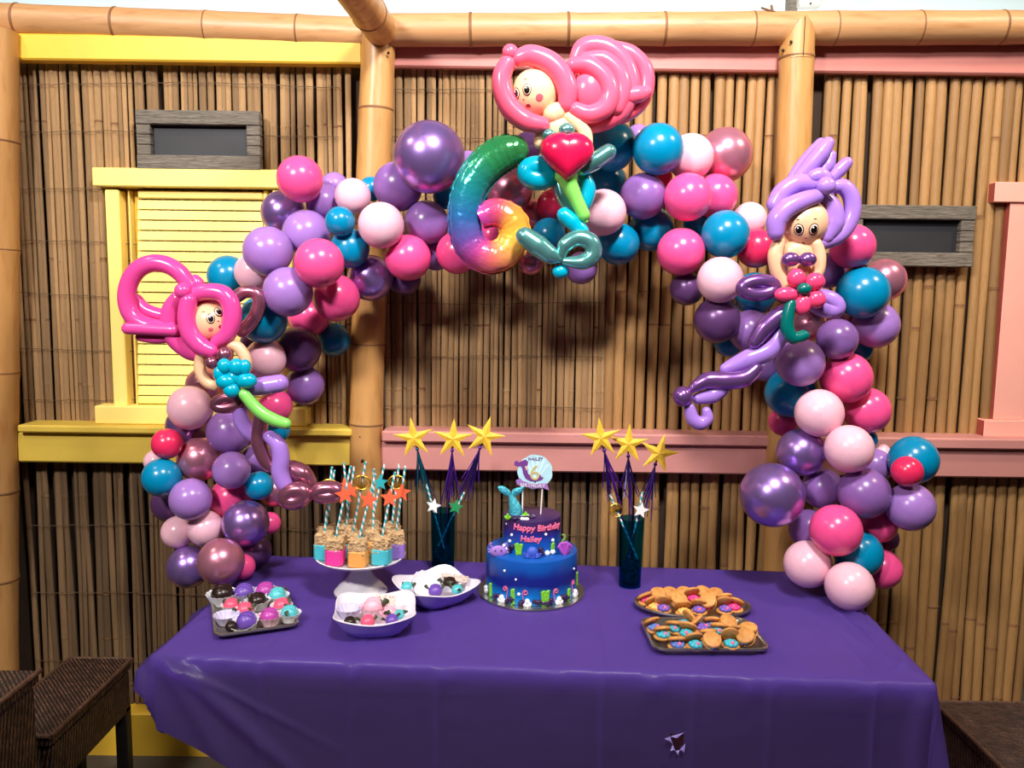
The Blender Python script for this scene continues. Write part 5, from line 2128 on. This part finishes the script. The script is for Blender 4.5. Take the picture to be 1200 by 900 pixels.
shell = []
for k in range(48):
    a = 2 * PI * k / 48
    rr_ = 1 + .045 * abs(math.sin(a * 4.5)) - .03
    shell.append((627 + 20.5 * rr_ * math.cos(a), 553 - 20.5 * .98 * rr_ * math.sin(a)))
cdo = card('card', shell, 'card_cyan', .003, th=.002)
for k in range(6):
    a = R(150 - 24 * k)
    x1, y1 = 627 + 17.5 * math.cos(a), 553 - 17.5 * math.sin(a)
    card('shell_rib', [(627 + .4, 566), (627 - .4, 566), (x1 - 1.6, y1), (x1 + 1.6, y1)], 'card_pale', .0036, cdo)
mer = [(603, 541), (606, 540), (608, 542), (612, 540), (616, 538.5), (619, 541), (618.5, 545), (616, 547), (618, 551), (619, 555), (623, 559), (629, 561.5), (632, 558), (633, 556), (635, 559.5),
       (637, 559), (635.5, 562), (630, 564), (622, 564), (616, 561), (613, 555), (612, 549), (610, 546), (606, 547), (602.5, 545)]
card('printed_mermaid', mer, 'card_purple', .0044, cdo)
card('printed_torso', [(615, 546), (617.5, 546.5), (619, 550), (616.5, 551)], 'card_skin', .0048, cdo)
rb = [(604.5, 563), (610, 560.5), (612, 563.5), (624, 567), (636, 566.5), (641, 566.5), (643.5, 574.5), (639, 573), (637, 572), (624, 572.5), (612, 569.5), (606, 568)]
card('ribbon', rb, 'card_ribbon', .0052, cdo)


def flat_text(body, size_px, px, py, m, lift, tilt=0.0):
    me = text_mesh(body, size_px * mpp(P(px, py, yc)), .0003)
    me.transform(Matrix.Rotation(PI / 2, 4, 'X'))
    me.transform(Matrix.Rotation(tilt, 4, 'Y'))
    me.transform(Matrix.Translation(P(px, py, yc - lift) - tp.location))
    me.materials.clear()
    me.materials.append(MATS[m])
    o = bpy.data.objects.new('printed_text', me)
    col.objects.link(o)
    o.parent = cdo
    return o


flat_text('BIRTHDAY', 6.2, 624, 571, 'paper_white', .0068, .03)
flat_text('HAILEY', 5.4, 627.5, 539.5, 'card_purple', .0048)
flat_text('6', 26, 626.5, 562.5, 'card_gold', .0048)


# ---- tumblers with star wands and straws
def tint_glass(name, c, mixf, rough=.12):
    m = bpy.data.materials.new(name)
    m.use_nodes = True
    nt = m.node_tree
    b = nt.nodes['Principled BSDF']
    b.inputs['Base Color'].default_value = lin((8, 46, 62))
    b.inputs['Roughness'].default_value = rough
    tr = nd(nt, 'ShaderNodeBsdfTransparent')
    tr.inputs[0].default_value = lin(c)
    mx = nd(nt, 'ShaderNodeMixShader')
    mx.inputs[0].default_value = mixf
    nt.links.new(b.outputs[0], mx.inputs[1])
    nt.links.new(tr.outputs[0], mx.inputs[2])
    nt.links.new(mx.outputs[0], nt.nodes['Material Output'].inputs[0])
    MATS[name] = m


tint_glass('teal_glass', (122, 200, 222), .93)
mat('gel_bead', (14, 70, 86), .15, .1, var=.4, scale=60)


def tumbler(px, pyb, pyt, rtop, rbot, label):
    b = T(px, pyb - 5)
    k = mpp(b)
    h = P(px, pyt, b.y).z - b.z
    o = thing('tumbler', b, label, 'tumbler', 'teal tumblers of wands')
    rt, rb_ = rtop * k, rbot * k
    w = .0025
    MB().lathe([(0, 0), (rb_, 0), (rb_ * 1.01, .004), (rt, h), (rt - w, h), (rb_ - w, .012), (0, .012)], 32).build('glass', 'teal_glass', o)
    bead = MB()
    rg = random.Random(px)
    for i in range(150):
        a, rr_ = rg.uniform(0, 2 * PI), (rb_ - .008) * math.sqrt(rg.random())
        bead.ball((rr_ * math.cos(a), rr_ * math.sin(a), .018 + rg.random() * h * .30), .006, 6, 4)
    bo = bead.build('gel_beads', 'gel_bead', o)
    bo['kind'] = 'stuff'
    return o, b, h, k


def wand(pstar, pbase, y0, y1, base, label, rot, tinsel, dropn):
    """star wand: star, stick, tinsel streamers"""
    s = P(pstar[0], pstar[1], y1)
    b = P(pbase[0], pbase[1], y0)
    o = thing('star_wand', b, label, 'wand', 'gold star wands', world_coords=True)
    k = mpp(s)
    MB().tube([b, s], .0028, 8).build('stick', 'wand_stick', o)
    st_ = star_3d('star', s + Vector((0, -.006, 0)), 25 * k, .007, 'star_gold', o, rot)
    rg = random.Random(int(pstar[0]))
    d = (b - s)
    base_t = s + d * .1
    for i in range(dropn):
        m = tinsel[i % len(tinsel)]
        L = rg.uniform(.10, .19)
        sp_ = Vector((rg.gauss(0, .011), rg.gauss(-.004, .008), 0))
        dn = d.normalized() * L * .75 + Vector((0, 0, -L * .25))
        p1 = base_t + dn * .4 + sp_ * .5
        p2 = base_t + dn + sp_ * 1.6
        MB().tube([base_t, p1, p2], [.0015, .0017, .0012], 4, sub=3, squash=.4).build('tinsel_streamer', m, o)
    MB().ball(base_t, .006, 10, 8).build('tinsel_knot', tinsel[0], o)
    return o


def tstraw(a, b, y0, y1, lab, orn=None, oc=None):
    p0, p1 = P(a[0], a[1], y0), P(b[0], b[1], y1)
    o = thing('paper_straw', p0, lab, 'straw', 'striped straws in the tumblers')
    rod('tube', (0, 0, 0), p1 - p0, .0034, 'straw_stripe', o)
    if orn == 'gold':
        c = P(oc[0], oc[1], y1 - .006) - p0
        fan = MB()
        for kk in range(11):
            an = PI * (-.1 + 1.2 * kk / 10) + .9
            fan.tube([c + Vector((0, 0, 0)), c + Vector((.020 * math.cos(an), 0, .020 * math.sin(an)))], .0016, 5)
        fan.tube([c + Vector((.021 * math.cos(2 * PI * k_ / 18), 0, .021 * math.sin(2 * PI * k_ / 18))) for k_ in range(18)], .0016, 6, closed=True)
        fan.build('gold_shell', 'gold_foil', o)
    elif orn:
        c = P(oc[0], oc[1], y1 - .006) - p0
        star_flat('paper_starfish', c, .027, orn, o, .2)
    return o


to1, tb1, th1, tk1 = tumbler(519, 673, 598, 14.5, 13, 'dark teal glitter tumbler between the cake stand and the cake')
yb = tb1.y
PU, NV, TE = 'tinsel_purple', 'tinsel_navy', 'tinsel_teal'
wand((485, 513), (523, 640), yb, yb - .03, tb1, 'gold star wand leaning left in the left tumbler', -.15, (TE, NV), 16)
wand((531, 514), (520, 650), yb + .012, yb + .0, tb1, 'gold star wand standing upright in the left tumbler', .05, (PU, NV, PU), 20)
wand((568, 511), (514, 648), yb - .008, yb - .01, tb1, 'gold star wand leaning right in the left tumbler', .28, (PU, NV), 18)
tstraw((521, 645), (500, 568), yb - .012, yb - .03, 'striped straw with white starfish in the left tumbler', 'paper_white', (508, 593))
tstraw((510, 648), (544, 577), yb + .002, yb - .015, 'striped straw with small green starfish in the left tumbler', 'paper_green', (534, 594))
to2, tb2, th2, tk2 = tumbler(738, 691, 607, 14.5, 12.5, 'dark teal glitter tumbler right of the cake')
yb = tb2.y
wand((704, 513), (744, 660), yb, yb - .02, tb2, 'gold star wand leaning left in the right tumbler', -.12, (PU, NV, PU), 18)
wand((736, 520), (739, 665), yb + .012, yb + .005, tb2, 'gold star wand standing upright in the right tumbler', .05, (NV, PU), 18)
wand((772, 531), (733, 660), yb - .005, yb - .01, tb2, 'gold star wand leaning right in the right tumbler', .25, (NV, NV, PU), 18)
tstraw((747, 655), (715, 580), yb - .012, yb - .03, 'striped straw with gold shell in the right tumbler', 'gold', (722, 598))
tstraw((737, 653), (753, 577), yb + .004, yb - .02, 'striped straw with white starfish in the right tumbler', 'paper_white', (751, 598))

# ---- trays and bowls
mat('tray_silver', (186, 180, 168), .22, .9, var=.1, scale=20)
mat('tray_dark', (128, 120, 110), .28, .8, var=.15, scale=20)


def outline_rr(w, d, r, n=8):
    pts = []
    for (sx, sy, a0) in ((1, 1, 0), (-1, 1, PI / 2), (-1, -1, PI), (1, -1, 1.5 * PI)):
        for k in range(n + 1):
            a = a0 + PI / 2 * k / n
            pts.append((sx * (w / 2 - r) + r * math.cos(a), sy * (d / 2 - r) + r * math.sin(a)))
    return pts


def loft(mb, rings, cap0=True, cap1=True):
    n = len(rings[0])
    vs, fs = [], []
    for rg in rings:
        vs += rg
    for i in range(len(rings) - 1):
        for k in range(n):
            k2 = (k + 1) % n
            fs.append((i * n + k, i * n + k2, (i + 1) * n + k2, (i + 1) * n + k))
    if cap0:
        fs.append(tuple(reversed(range(n))))
    if cap1:
        fs.append(tuple((len(rings) - 1) * n + k for k in range(n)))
    return mb.add(vs, fs)


def tray(name, label, c, rot, pts, h, lip, m_in, m_rim):
    o = thing(name, c, label, 'tray', rotz=rot)
    sc_ = lambda s, z: [(x * s, y * s, z) for x, y in pts]
    loft(MB(), [sc_(.84, 0), sc_(.90, .002), sc_(.955, h * .8), sc_(.965, h), sc_(.945, h), sc_(.88, .005), sc_(.84, .0035)]).build('pan', m_in, o)
    rim = MB()
    rim.tube([(x * .975, y * .975, h) for x, y in pts], .0042, 8, closed=True)
    rim.build('rim', m_rim, o)
    bd = MB()
    n = len(pts)
    return o


def quad_frame(p1, p2, p3, p4):
    """centre, width, depth, yaw of a tray from its four photo corners (front-left, front-right, back-right, back-left)"""
    a, b, c, d = [T(*p) for p in (p1, p2, p3, p4)]
    ctr = (a + b + c + d) / 4
    w = ((b - a).length + (c - d).length) / 2
    dp = ((d - a).length + (c - b).length) / 2
    v = (b - a) + (c - d)
    return ctr, w, dp, math.atan2(v.y, v.x)


mat('cup_white', (238, 238, 244), .6, var=.04)
mat('cup_lilac', (206, 200, 228), .6, var=.04)
mat('cup_pink', (246, 206, 218), .6, var=.04)
mat('choc_dark', (44, 28, 24), .3, var=.15)
mat('choc_purple', (112, 78, 176), .35, var=.06)
mat('choc_teal', (92, 200, 206), .35, var=.06)
mat('choc_pink', (248, 96, 130), .35, var=.06)
mat('choc_magenta', (186, 72, 168), .35, var=.1, scale=40)
mat('choc_rose', (250, 186, 204), .35, var=.05)
mat('leaf_dark', (52, 62, 36), .6, var=.3, scale=60)


def paper_cup(mb, c, r, h, tilt=None):
    fl_ = lambda a, j: (.05 * math.cos(a * 16) * (0.3 if j in (0, 5) else 1))
    M = Matrix.Translation(c)
    if tilt is not None:
        M = M @ Euler(tilt).to_matrix().to_4x4()
    mb.lathe([(r * .72, 0), (r * .86, h * .5), (r * 1.08, h), (r * 1.05, h), (r * .83, h * .5), (r * .68, .001)], 48, M, flute=fl_, cap=True)


def sweet(c, r, cupm, chm, label, leaf=0, group='', tilt=None, empty=False, hcup=.9, lean=0.0):
    o = thing('paper_cup' if empty else 'dipped_strawberry', c, label, 'paper cup' if empty else 'sweet', group)
    if cupm:
        mb = MB()
        paper_cup(mb, Vector((0, 0, 0)), r, r * hcup * .85, tilt)
        mb.build('pleated_wall' if empty else 'paper_cup', cupm, o)
    if not empty:
        z = r * (.66 if cupm else .62)
        b = MB().ball((0, 0, z), (r * .76, r * .76, r * .68), 18, 12).build('dipped_fruit', chm, o)
        # drizzle ridges
        for k in range(3):
            a = -.5 + .5 * k
            pts = [Vector((r * .76 * math.sin(t) * .98, r * .74 * math.sin(a), z + r * .69 * math.cos(t) * math.cos(a) + .0005)) for t in [(-.8 + .2 * q_) for q_ in range(9)]]
            MB().tube(pts, r * .035, 5).build('drizzle', chm, o)
    rl = random.Random(int(c.x * 1e4) + 3)
    for k in range(leaf):
        a = rl.uniform(0, 2 * PI)
        p = Vector((r * .75 * math.cos(a), r * .75 * math.sin(a) - r * .25, r * .85))
        MB().tube([p, p + Vector((r * .35 * math.cos(a * 3), r * .3 * math.sin(a * 3), r * .25)), p + Vector((r * .65 * math.cos(a * 3), r * .5 * math.sin(a * 3), r * .12))],
                  [r * .12, r * .22, r * .04], 7, sub=2, squash=.5).build('leaf', 'leaf_dark', o)
    return o


# strawberry tray
ctr, w_, d_, yw = quad_frame((263, 750), (360, 737), (326, 694), (238, 706))
tray('serving_tray', 'dark tray of dipped sweets in white cups at the left end', ctr, yw, outline_rr(w_ * 1.02, d_ * 1.02, .025), .016, .01, 'tray_dark', 'tray_silver')
G = 'dipped sweets on the left tray'
SW = [
 (261, 709, 17, 'cup_white', 'choc_dark', 'dark chocolate sweet in a big white cup at the back left of the tray', 0),
 (286, 706, 15, 'cup_lilac', 'choc_purple', 'purple dipped sweet at the back of the left tray', 0),
 (311, 703, 14, 'cup_lilac', 'choc_magenta', 'magenta and teal sweet at the back right of the left tray', 0),
 (325, 708, 13, 'cup_white', 'choc_teal', 'teal sweet in a tall white cup at the right back of the tray', 1),
 (271, 718, 11, 'cup_white', 'choc_pink', 'small pink sweet with leaves left of the tray middle', 3),
 (302, 715, 14, 'cup_white', 'choc_dark', 'dark chocolate sweet in the middle of the left tray', 1),
 (266, 732, 14, 'cup_lilac', 'choc_purple', 'empty pale lilac paper cup at the left of the tray', 0),
 (287, 724, 12, 'cup_white', 'choc_pink', 'pink sweet with dark leaves in the middle front of the tray', 4),
 (330, 719, 12, 'cup_white', 'choc_pink', 'pink sweet with leaves at the right side of the tray', 3),
 (289, 739, 15, 'cup_white', 'choc_purple', 'purple sweet tilted in a white cup at the tray front', 0),
 (316, 733, 14, 'cup_pink', 'choc_magenta', 'magenta sweet in a pleated cup at the tray front', 0),
 (339, 729, 13, 'cup_white', 'choc_teal', 'teal sweet in a white cup at the front right of the tray', 2),
]
for (px, py, r, cm, ch, lab, lf) in SW:
    p = T(px, py)
    p.z += .005
    sweet(p, r * mpp(p), cm, ch, lab, lf, G, empty='empty' in lab, tilt=(R(18), R(-6), 0) if 'tilted' in lab else None)
p = T(271, 742)
p.z += .006
sweet(p, 9 * mpp(p), None, 'choc_dark', 'bare dark chocolate piece at the front left corner of the tray', 0, G)

# square bowls: purple outside, white inside
mat('bowl_purple', (172, 152, 230), .35, var=.04)
mat('bowl_white', (236, 230, 240), .35, var=.03)


def bowl(label, c, w, h, yaw, lift):
    o = thing('square_bowl', c, label, 'bowl', 'square sweet bowls', rotz=yaw)
    N = 48

    def ring(s, z, up=0.0, e=4.0, inset=0.0):
        out = []
        for k in range(N):
            a = 2 * PI * k / N + PI / 4
            ca, sa = math.cos(a), math.sin(a)
            rr_ = 1 / ((abs(ca) ** e + abs(sa) ** e) ** (1 / e))
            cornerness = max(0, (rr_ - 1) / .19)
            out.append((s * w / 2 * rr_ * ca * (1 + .05 * cornerness), s * w / 2 * rr_ * sa * (1 + .05 * cornerness), z + up * cornerness))
        return out
    loft(MB(), [ring(.56, 0, e=3), ring(.66, .004, e=3), ring(.84, h * .5, .004, 3.6), ring(1.0, h, lift)], True, False).build('outside', 'bowl_purple', o)
    loft(MB(), [ring(.52, .004, e=3), ring(.63, .007, e=3), ring(.82, h * .5, .004, 3.6), ring(.985, h + .0004, lift)], True, False).build('inside', 'bowl_white', o)
    rim = MB()
    rim.tube(ring(.992, h, lift), .0022, 6, closed=True)
    rim.build('rim', 'bowl_white', o)
    return o


b1 = T(440, 736)
k1 = mpp(b1)
bowl('square purple bowl of sweets with white lining in front of the cake stand', b1, 92 * k1, .052, R(8), .014)
G1 = 'sweets in the front square bowl'
for (px, py, r, cm, ch, lab, lf, em, zz) in (
 (409, 722, 14, 'cup_lilac', 'choc_purple', 'empty pleated paper cup at the left of the front bowl', 0, True, .030),
 (437, 720, 15, 'cup_pink', 'choc_rose', 'big pale pink sweet with leaves in the front bowl', 3, False, .030),
 (457, 725, 11, 'cup_pink', 'choc_rose', 'small pale pink sweet right of the big one in the front bowl', 3, False, .030),
 (431, 735, 11, None, 'choc_pink', 'bright pink sweet with leaves at the front of the front bowl', 4, False, .026),
 (459, 733, 10, None, 'choc_purple', 'purple sweet at the front right of the front bowl', 1, False, .026),
 (468, 725, 8, None, 'choc_teal', 'tiny teal sweet at the right side of the front bowl', 4, False, .034),
 (410, 736, 10, 'cup_white', 'choc_dark', 'dark sweet at the front left of the front bowl', 2, False, .020)):
    p = PZ(px, py, ZC + zz)
    sweet(p, r * mpp(p), cm, ch, lab, lf, G1, empty=em)
mat('wrapper', (226, 214, 204), .35, .2, var=.2, scale=60, dark=(170, 80, 60))
p = PZ(452, 706, ZC + .06)
wp = thing('wrapper', p, 'printed foil wrapper standing at the back of the front bowl', 'wrapper')
MB().box((0, 0, .008), (.06, .002, .026), (R(-25), R(6), 0)).build('sheet', 'wrapper', wp, smooth=False)

b2 = T(511, 703)
k2 = mpp(b2)
bowl('square purple bowl of sweets turned cornerwise behind the front bowl', b2, 84 * k2, .048, R(38), .016)
G2 = 'sweets in the rear square bowl'
for (px, py, r, cm, ch, lab, lf, em, zz, tl_) in (
 (497, 690, 16, 'cup_white', 'choc_purple', 'large empty white paper cup tipped over in the rear bowl', 0, True, .030, (R(35), R(10), 0)),
 (510, 699, 11, None, 'choc_purple', 'purple sweet at the front of the rear bowl', 2, False, .026, None),
 (477, 694, 9, 'cup_white', 'choc_teal', 'teal sweet with leaves at the left corner of the rear bowl', 4, False, .030, None),
 (536, 697, 9, None, 'choc_teal', 'teal sweet with leaves at the right of the rear bowl', 4, False, .032, None),
 (527, 691, 11, 'cup_white', 'choc_dark', 'dark sweet in a white cup at the back of the rear bowl', 3, False, .030, None)):
    p = PZ(px, py, ZC + zz)
    sweet(p, r * mpp(p), cm, ch, lab, lf, G2, empty=em, tilt=tl_)
p = PZ(532, 679, ZC + .055)
wp = thing('wrapper', p, 'red printed foil wrapper lying along the back rim of the rear bowl', 'wrapper')
MB().box((0, 0, .006), (.085, .03, .002), (R(18), R(4), R(-12))).build('sheet', 'wrapper', wp, smooth=False)

# ---- clam cookies
mat('wafer', (214, 150, 78), .6, var=.16, scale=40, bump=.15, bscale=120, rnd=.12, dark=(178, 112, 50))
mat('frost_purple', (120, 92, 190), .5, var=.06)
mat('frost_teal', (64, 182, 200), .5, var=.06)
mat('frost_blue', (92, 122, 196), .5, var=.06)
mat('frost_pink', (244, 60, 140), .5, var=.06)
mat('frost_yellow', (252, 196, 104), .5, var=.06)
mat('candy_pearl', (255, 112, 156), .25, var=.02)
CR = .0245
WAF = MB().lathe([(0, 0), (CR * .8, 0), (CR * .97, .0025), (CR, .005), (CR * .93, .0085), (CR * .6, .0115), (0, .0125)], 20).mesh('wafer', 'wafer', True)
PRL = MB().ball((0, 0, 0), .0052, 10, 8).mesh('pearl', 'candy_pearl', True)
FRO = {}
for nm in ('purple', 'teal', 'blue', 'pink', 'yellow'):
    mb = MB()
    rg = random.Random(nm)
    for k in range(7):
        a = 2 * PI * k / 7
        mb.ball((.011 * math.cos(a), .011 * math.sin(a), .004), (.0085, .0085, .007), 8, 6)
    for k in range(4):
        a = 2 * PI * k / 4 + .4
        mb.ball((.005 * math.cos(a), .005 * math.sin(a), .009), (.0065, .0065, .0055), 8, 6)
    FRO[nm] = mb.mesh('frosting', 'frost_' + nm, True)


def cookie(c, yaw, opening, frost, label, group, tiltx=0.0, pearl=True):
    o = thing('clam_cookie', c, label, 'cookie', group)
    o.rotation_euler = (tiltx, 0, yaw)
    if tiltx:
        o.location = c + Vector((0, .012, CR * math.sin(tiltx)))
    inst('wafer', WAF, o, (0, 0, .0125), (PI, 0, 0))
    inst('frosting', FRO[frost], o, (0, -.006, .0125))
    # upper shell hinged at the back
    hp = Matrix.Translation((0, CR * .85, .012)) @ Matrix.Rotation(R(opening), 4, 'X') @ Matrix.Translation((0, -CR * .85, 0))
    m = hp
    u = inst('wafer', WAF, o)
    u.matrix_basis = m
    if pearl:
        inst('pearl', PRL, o, (.002, -.017, .0225))
    return o


oc_c = T(811, 714)
ko = mpp(oc_c)
oval = [(68 * ko * math.cos(2 * PI * k / 48), 68 * ko * .60 * math.sin(2 * PI * k / 48)) for k in range(48)]
tray('oval_tray', 'oval silver tray of clam cookies behind the rectangular one', oc_c, R(-3), oval, .017, .01, 'tray_dark', 'tray_silver')
GO = 'clam cookies on the oval tray'


def Tz(px, py, z):
    return PZ(px, py, ZC + z)


OVAL = [  # px, py, layer height, yaw deg, opening, frosting, tilt, label
 (757, 709, .006, 40, -35, 'pink', 0, 'clam cookie with pink filling at the left tip of the oval tray'),
 (766, 716, .006, 25, -45, 'yellow', 0, 'clam cookie with yellow filling at the front left of the oval tray'),
 (777, 718, .010, 0, -55, 'purple', 0, 'clam cookie with purple filling and pearl at the left front of the oval tray'),
 (771, 703, .006, 160, -20, 'purple', 0, 'closed wafer cookie at the back left of the oval tray'),
 (785, 702, .006, 190, -18, 'pink', 0, 'closed wafer cookie second along the back of the oval tray'),
 (795, 714, .014, 10, -12, 'yellow', .65, 'cookie showing its plain round top in the middle of the oval tray'),
 (801, 722, .008, 0, -45, 'yellow', 0, 'clam cookie with yellow filling at the front middle of the oval tray'),
 (801, 702, .006, 170, -20, 'blue', 0, 'closed wafer cookie in the middle of the oval tray back'),
 (812, 707, .012, 10, -50, 'pink', 0, 'clam cookie with bright pink filling near the back of the oval tray'),
 (819, 720, .010, -15, -45, 'purple', 0, 'clam cookie with purple filling at the front centre of the oval tray'),
 (832, 716, .016, -30, -12, 'pink', .9, 'cookie tipped on edge right of the oval tray centre'),
 (823, 702, .008, 200, -25, 'pink', 0, 'closed wafer cookie with pink edge at the back right of the oval tray'),
 (838, 703, .006, 160, -18, 'pink', 0, 'closed wafer cookie fourth along the back of the oval tray'),
 (849, 709, .008, 10, -30, 'pink', 0, 'clam cookie with pink filling at the back right of the oval tray'),
 (849, 719, .009, 5, -55, 'purple', 0, 'clam cookie with purple filling and pearl at the right front of the oval tray'),
 (861, 717, .008, -35, -40, 'pink', 0, 'clam cookie with hot pink filling at the right tip of the oval tray'),
]
for (px, py, z, yd, op, fr_, tx, lab) in OVAL:
    cookie(Tz(px, py, z), R(yd), op, fr_, lab, GO, tx)

ctr, w_, d_, yw = quad_frame((765, 769), (903, 770), (876, 731), (749, 732))
tray('rectangular_tray', 'rectangular silver tray of clam cookies at the front right', ctr, yw, outline_rr(w_, d_, .03), .018, .01, 'tray_dark', 'tray_silver')
GR = 'clam cookies on the rectangular tray'
RECT = [
 (765, 741, .008, 30, -40, 'blue', 0, 'clam cookie with blue filling at the back left corner of the rectangular tray'),
 (776, 749, .010, 10, -30, 'teal', 0, 'clam cookie with teal filling at the left of the rectangular tray'),
 (790, 742, .010, -10, -28, 'teal', 0, 'clam cookie with teal filling and pearl at the back left'),
 (803, 737, .012, -60, -60, 'teal', 0, 'clam cookie opened wide at the back of the rectangular tray'),
 (793, 761, .008, 5, -28, 'blue', 0, 'clam cookie with blue filling at the front left of the rectangular tray'),
 (805, 748, .012, -25, -45, 'teal', 0, 'clam cookie with teal filling in the middle left of the rectangular tray'),
 (814, 761, .009, 8, -45, 'teal', 0, 'clam cookie with bright teal filling at the front of the rectangular tray'),
 (820, 741, .010, 60, -50, 'purple', 0, 'clam cookie leaning open at the back middle of the rectangular tray'),
 (834, 739, .010, 0, -35, 'blue', 0, 'clam cookie with blue filling and pearl at the back middle'),
 (842, 745, .012, -15, -30, 'teal', 0, 'clam cookie with pale teal filling right of the middle'),
 (830, 751, .010, 5, -25, 'purple', 0, 'clam cookie with purple filling behind the plain round one'),
 (834, 763, .012, 0, -8, 'teal', .75, 'cookie showing a plain round top at the front of the rectangular tray'),
 (852, 741, .012, 20, -10, 'purple', .6, 'plain topped cookie at the back right of the rectangular tray'),
 (856, 760, .012, -5, -62, 'teal', 0, 'clam cookie with wide open lid and teal filling at the front right'),
 (866, 751, .010, -20, -40, 'purple', 0, 'clam cookie with purple filling at the right of the rectangular tray'),
 (877, 759, .014, -40, -10, 'blue', .8, 'plain topped cookie leaning at the right end of the rectangular tray'),
 (879, 750, .010, -30, -18, 'purple', .5, 'plain topped cookie behind the one leaning at the right end'),
]
for (px, py, z, yd, op, fr_, tx, lab) in RECT:
    cookie(Tz(px, py, z), R(yd), op, fr_, lab, GR, tx)

for o in bpy.data.objects:
    if o.get('_w') is not None:
        del o['_w']
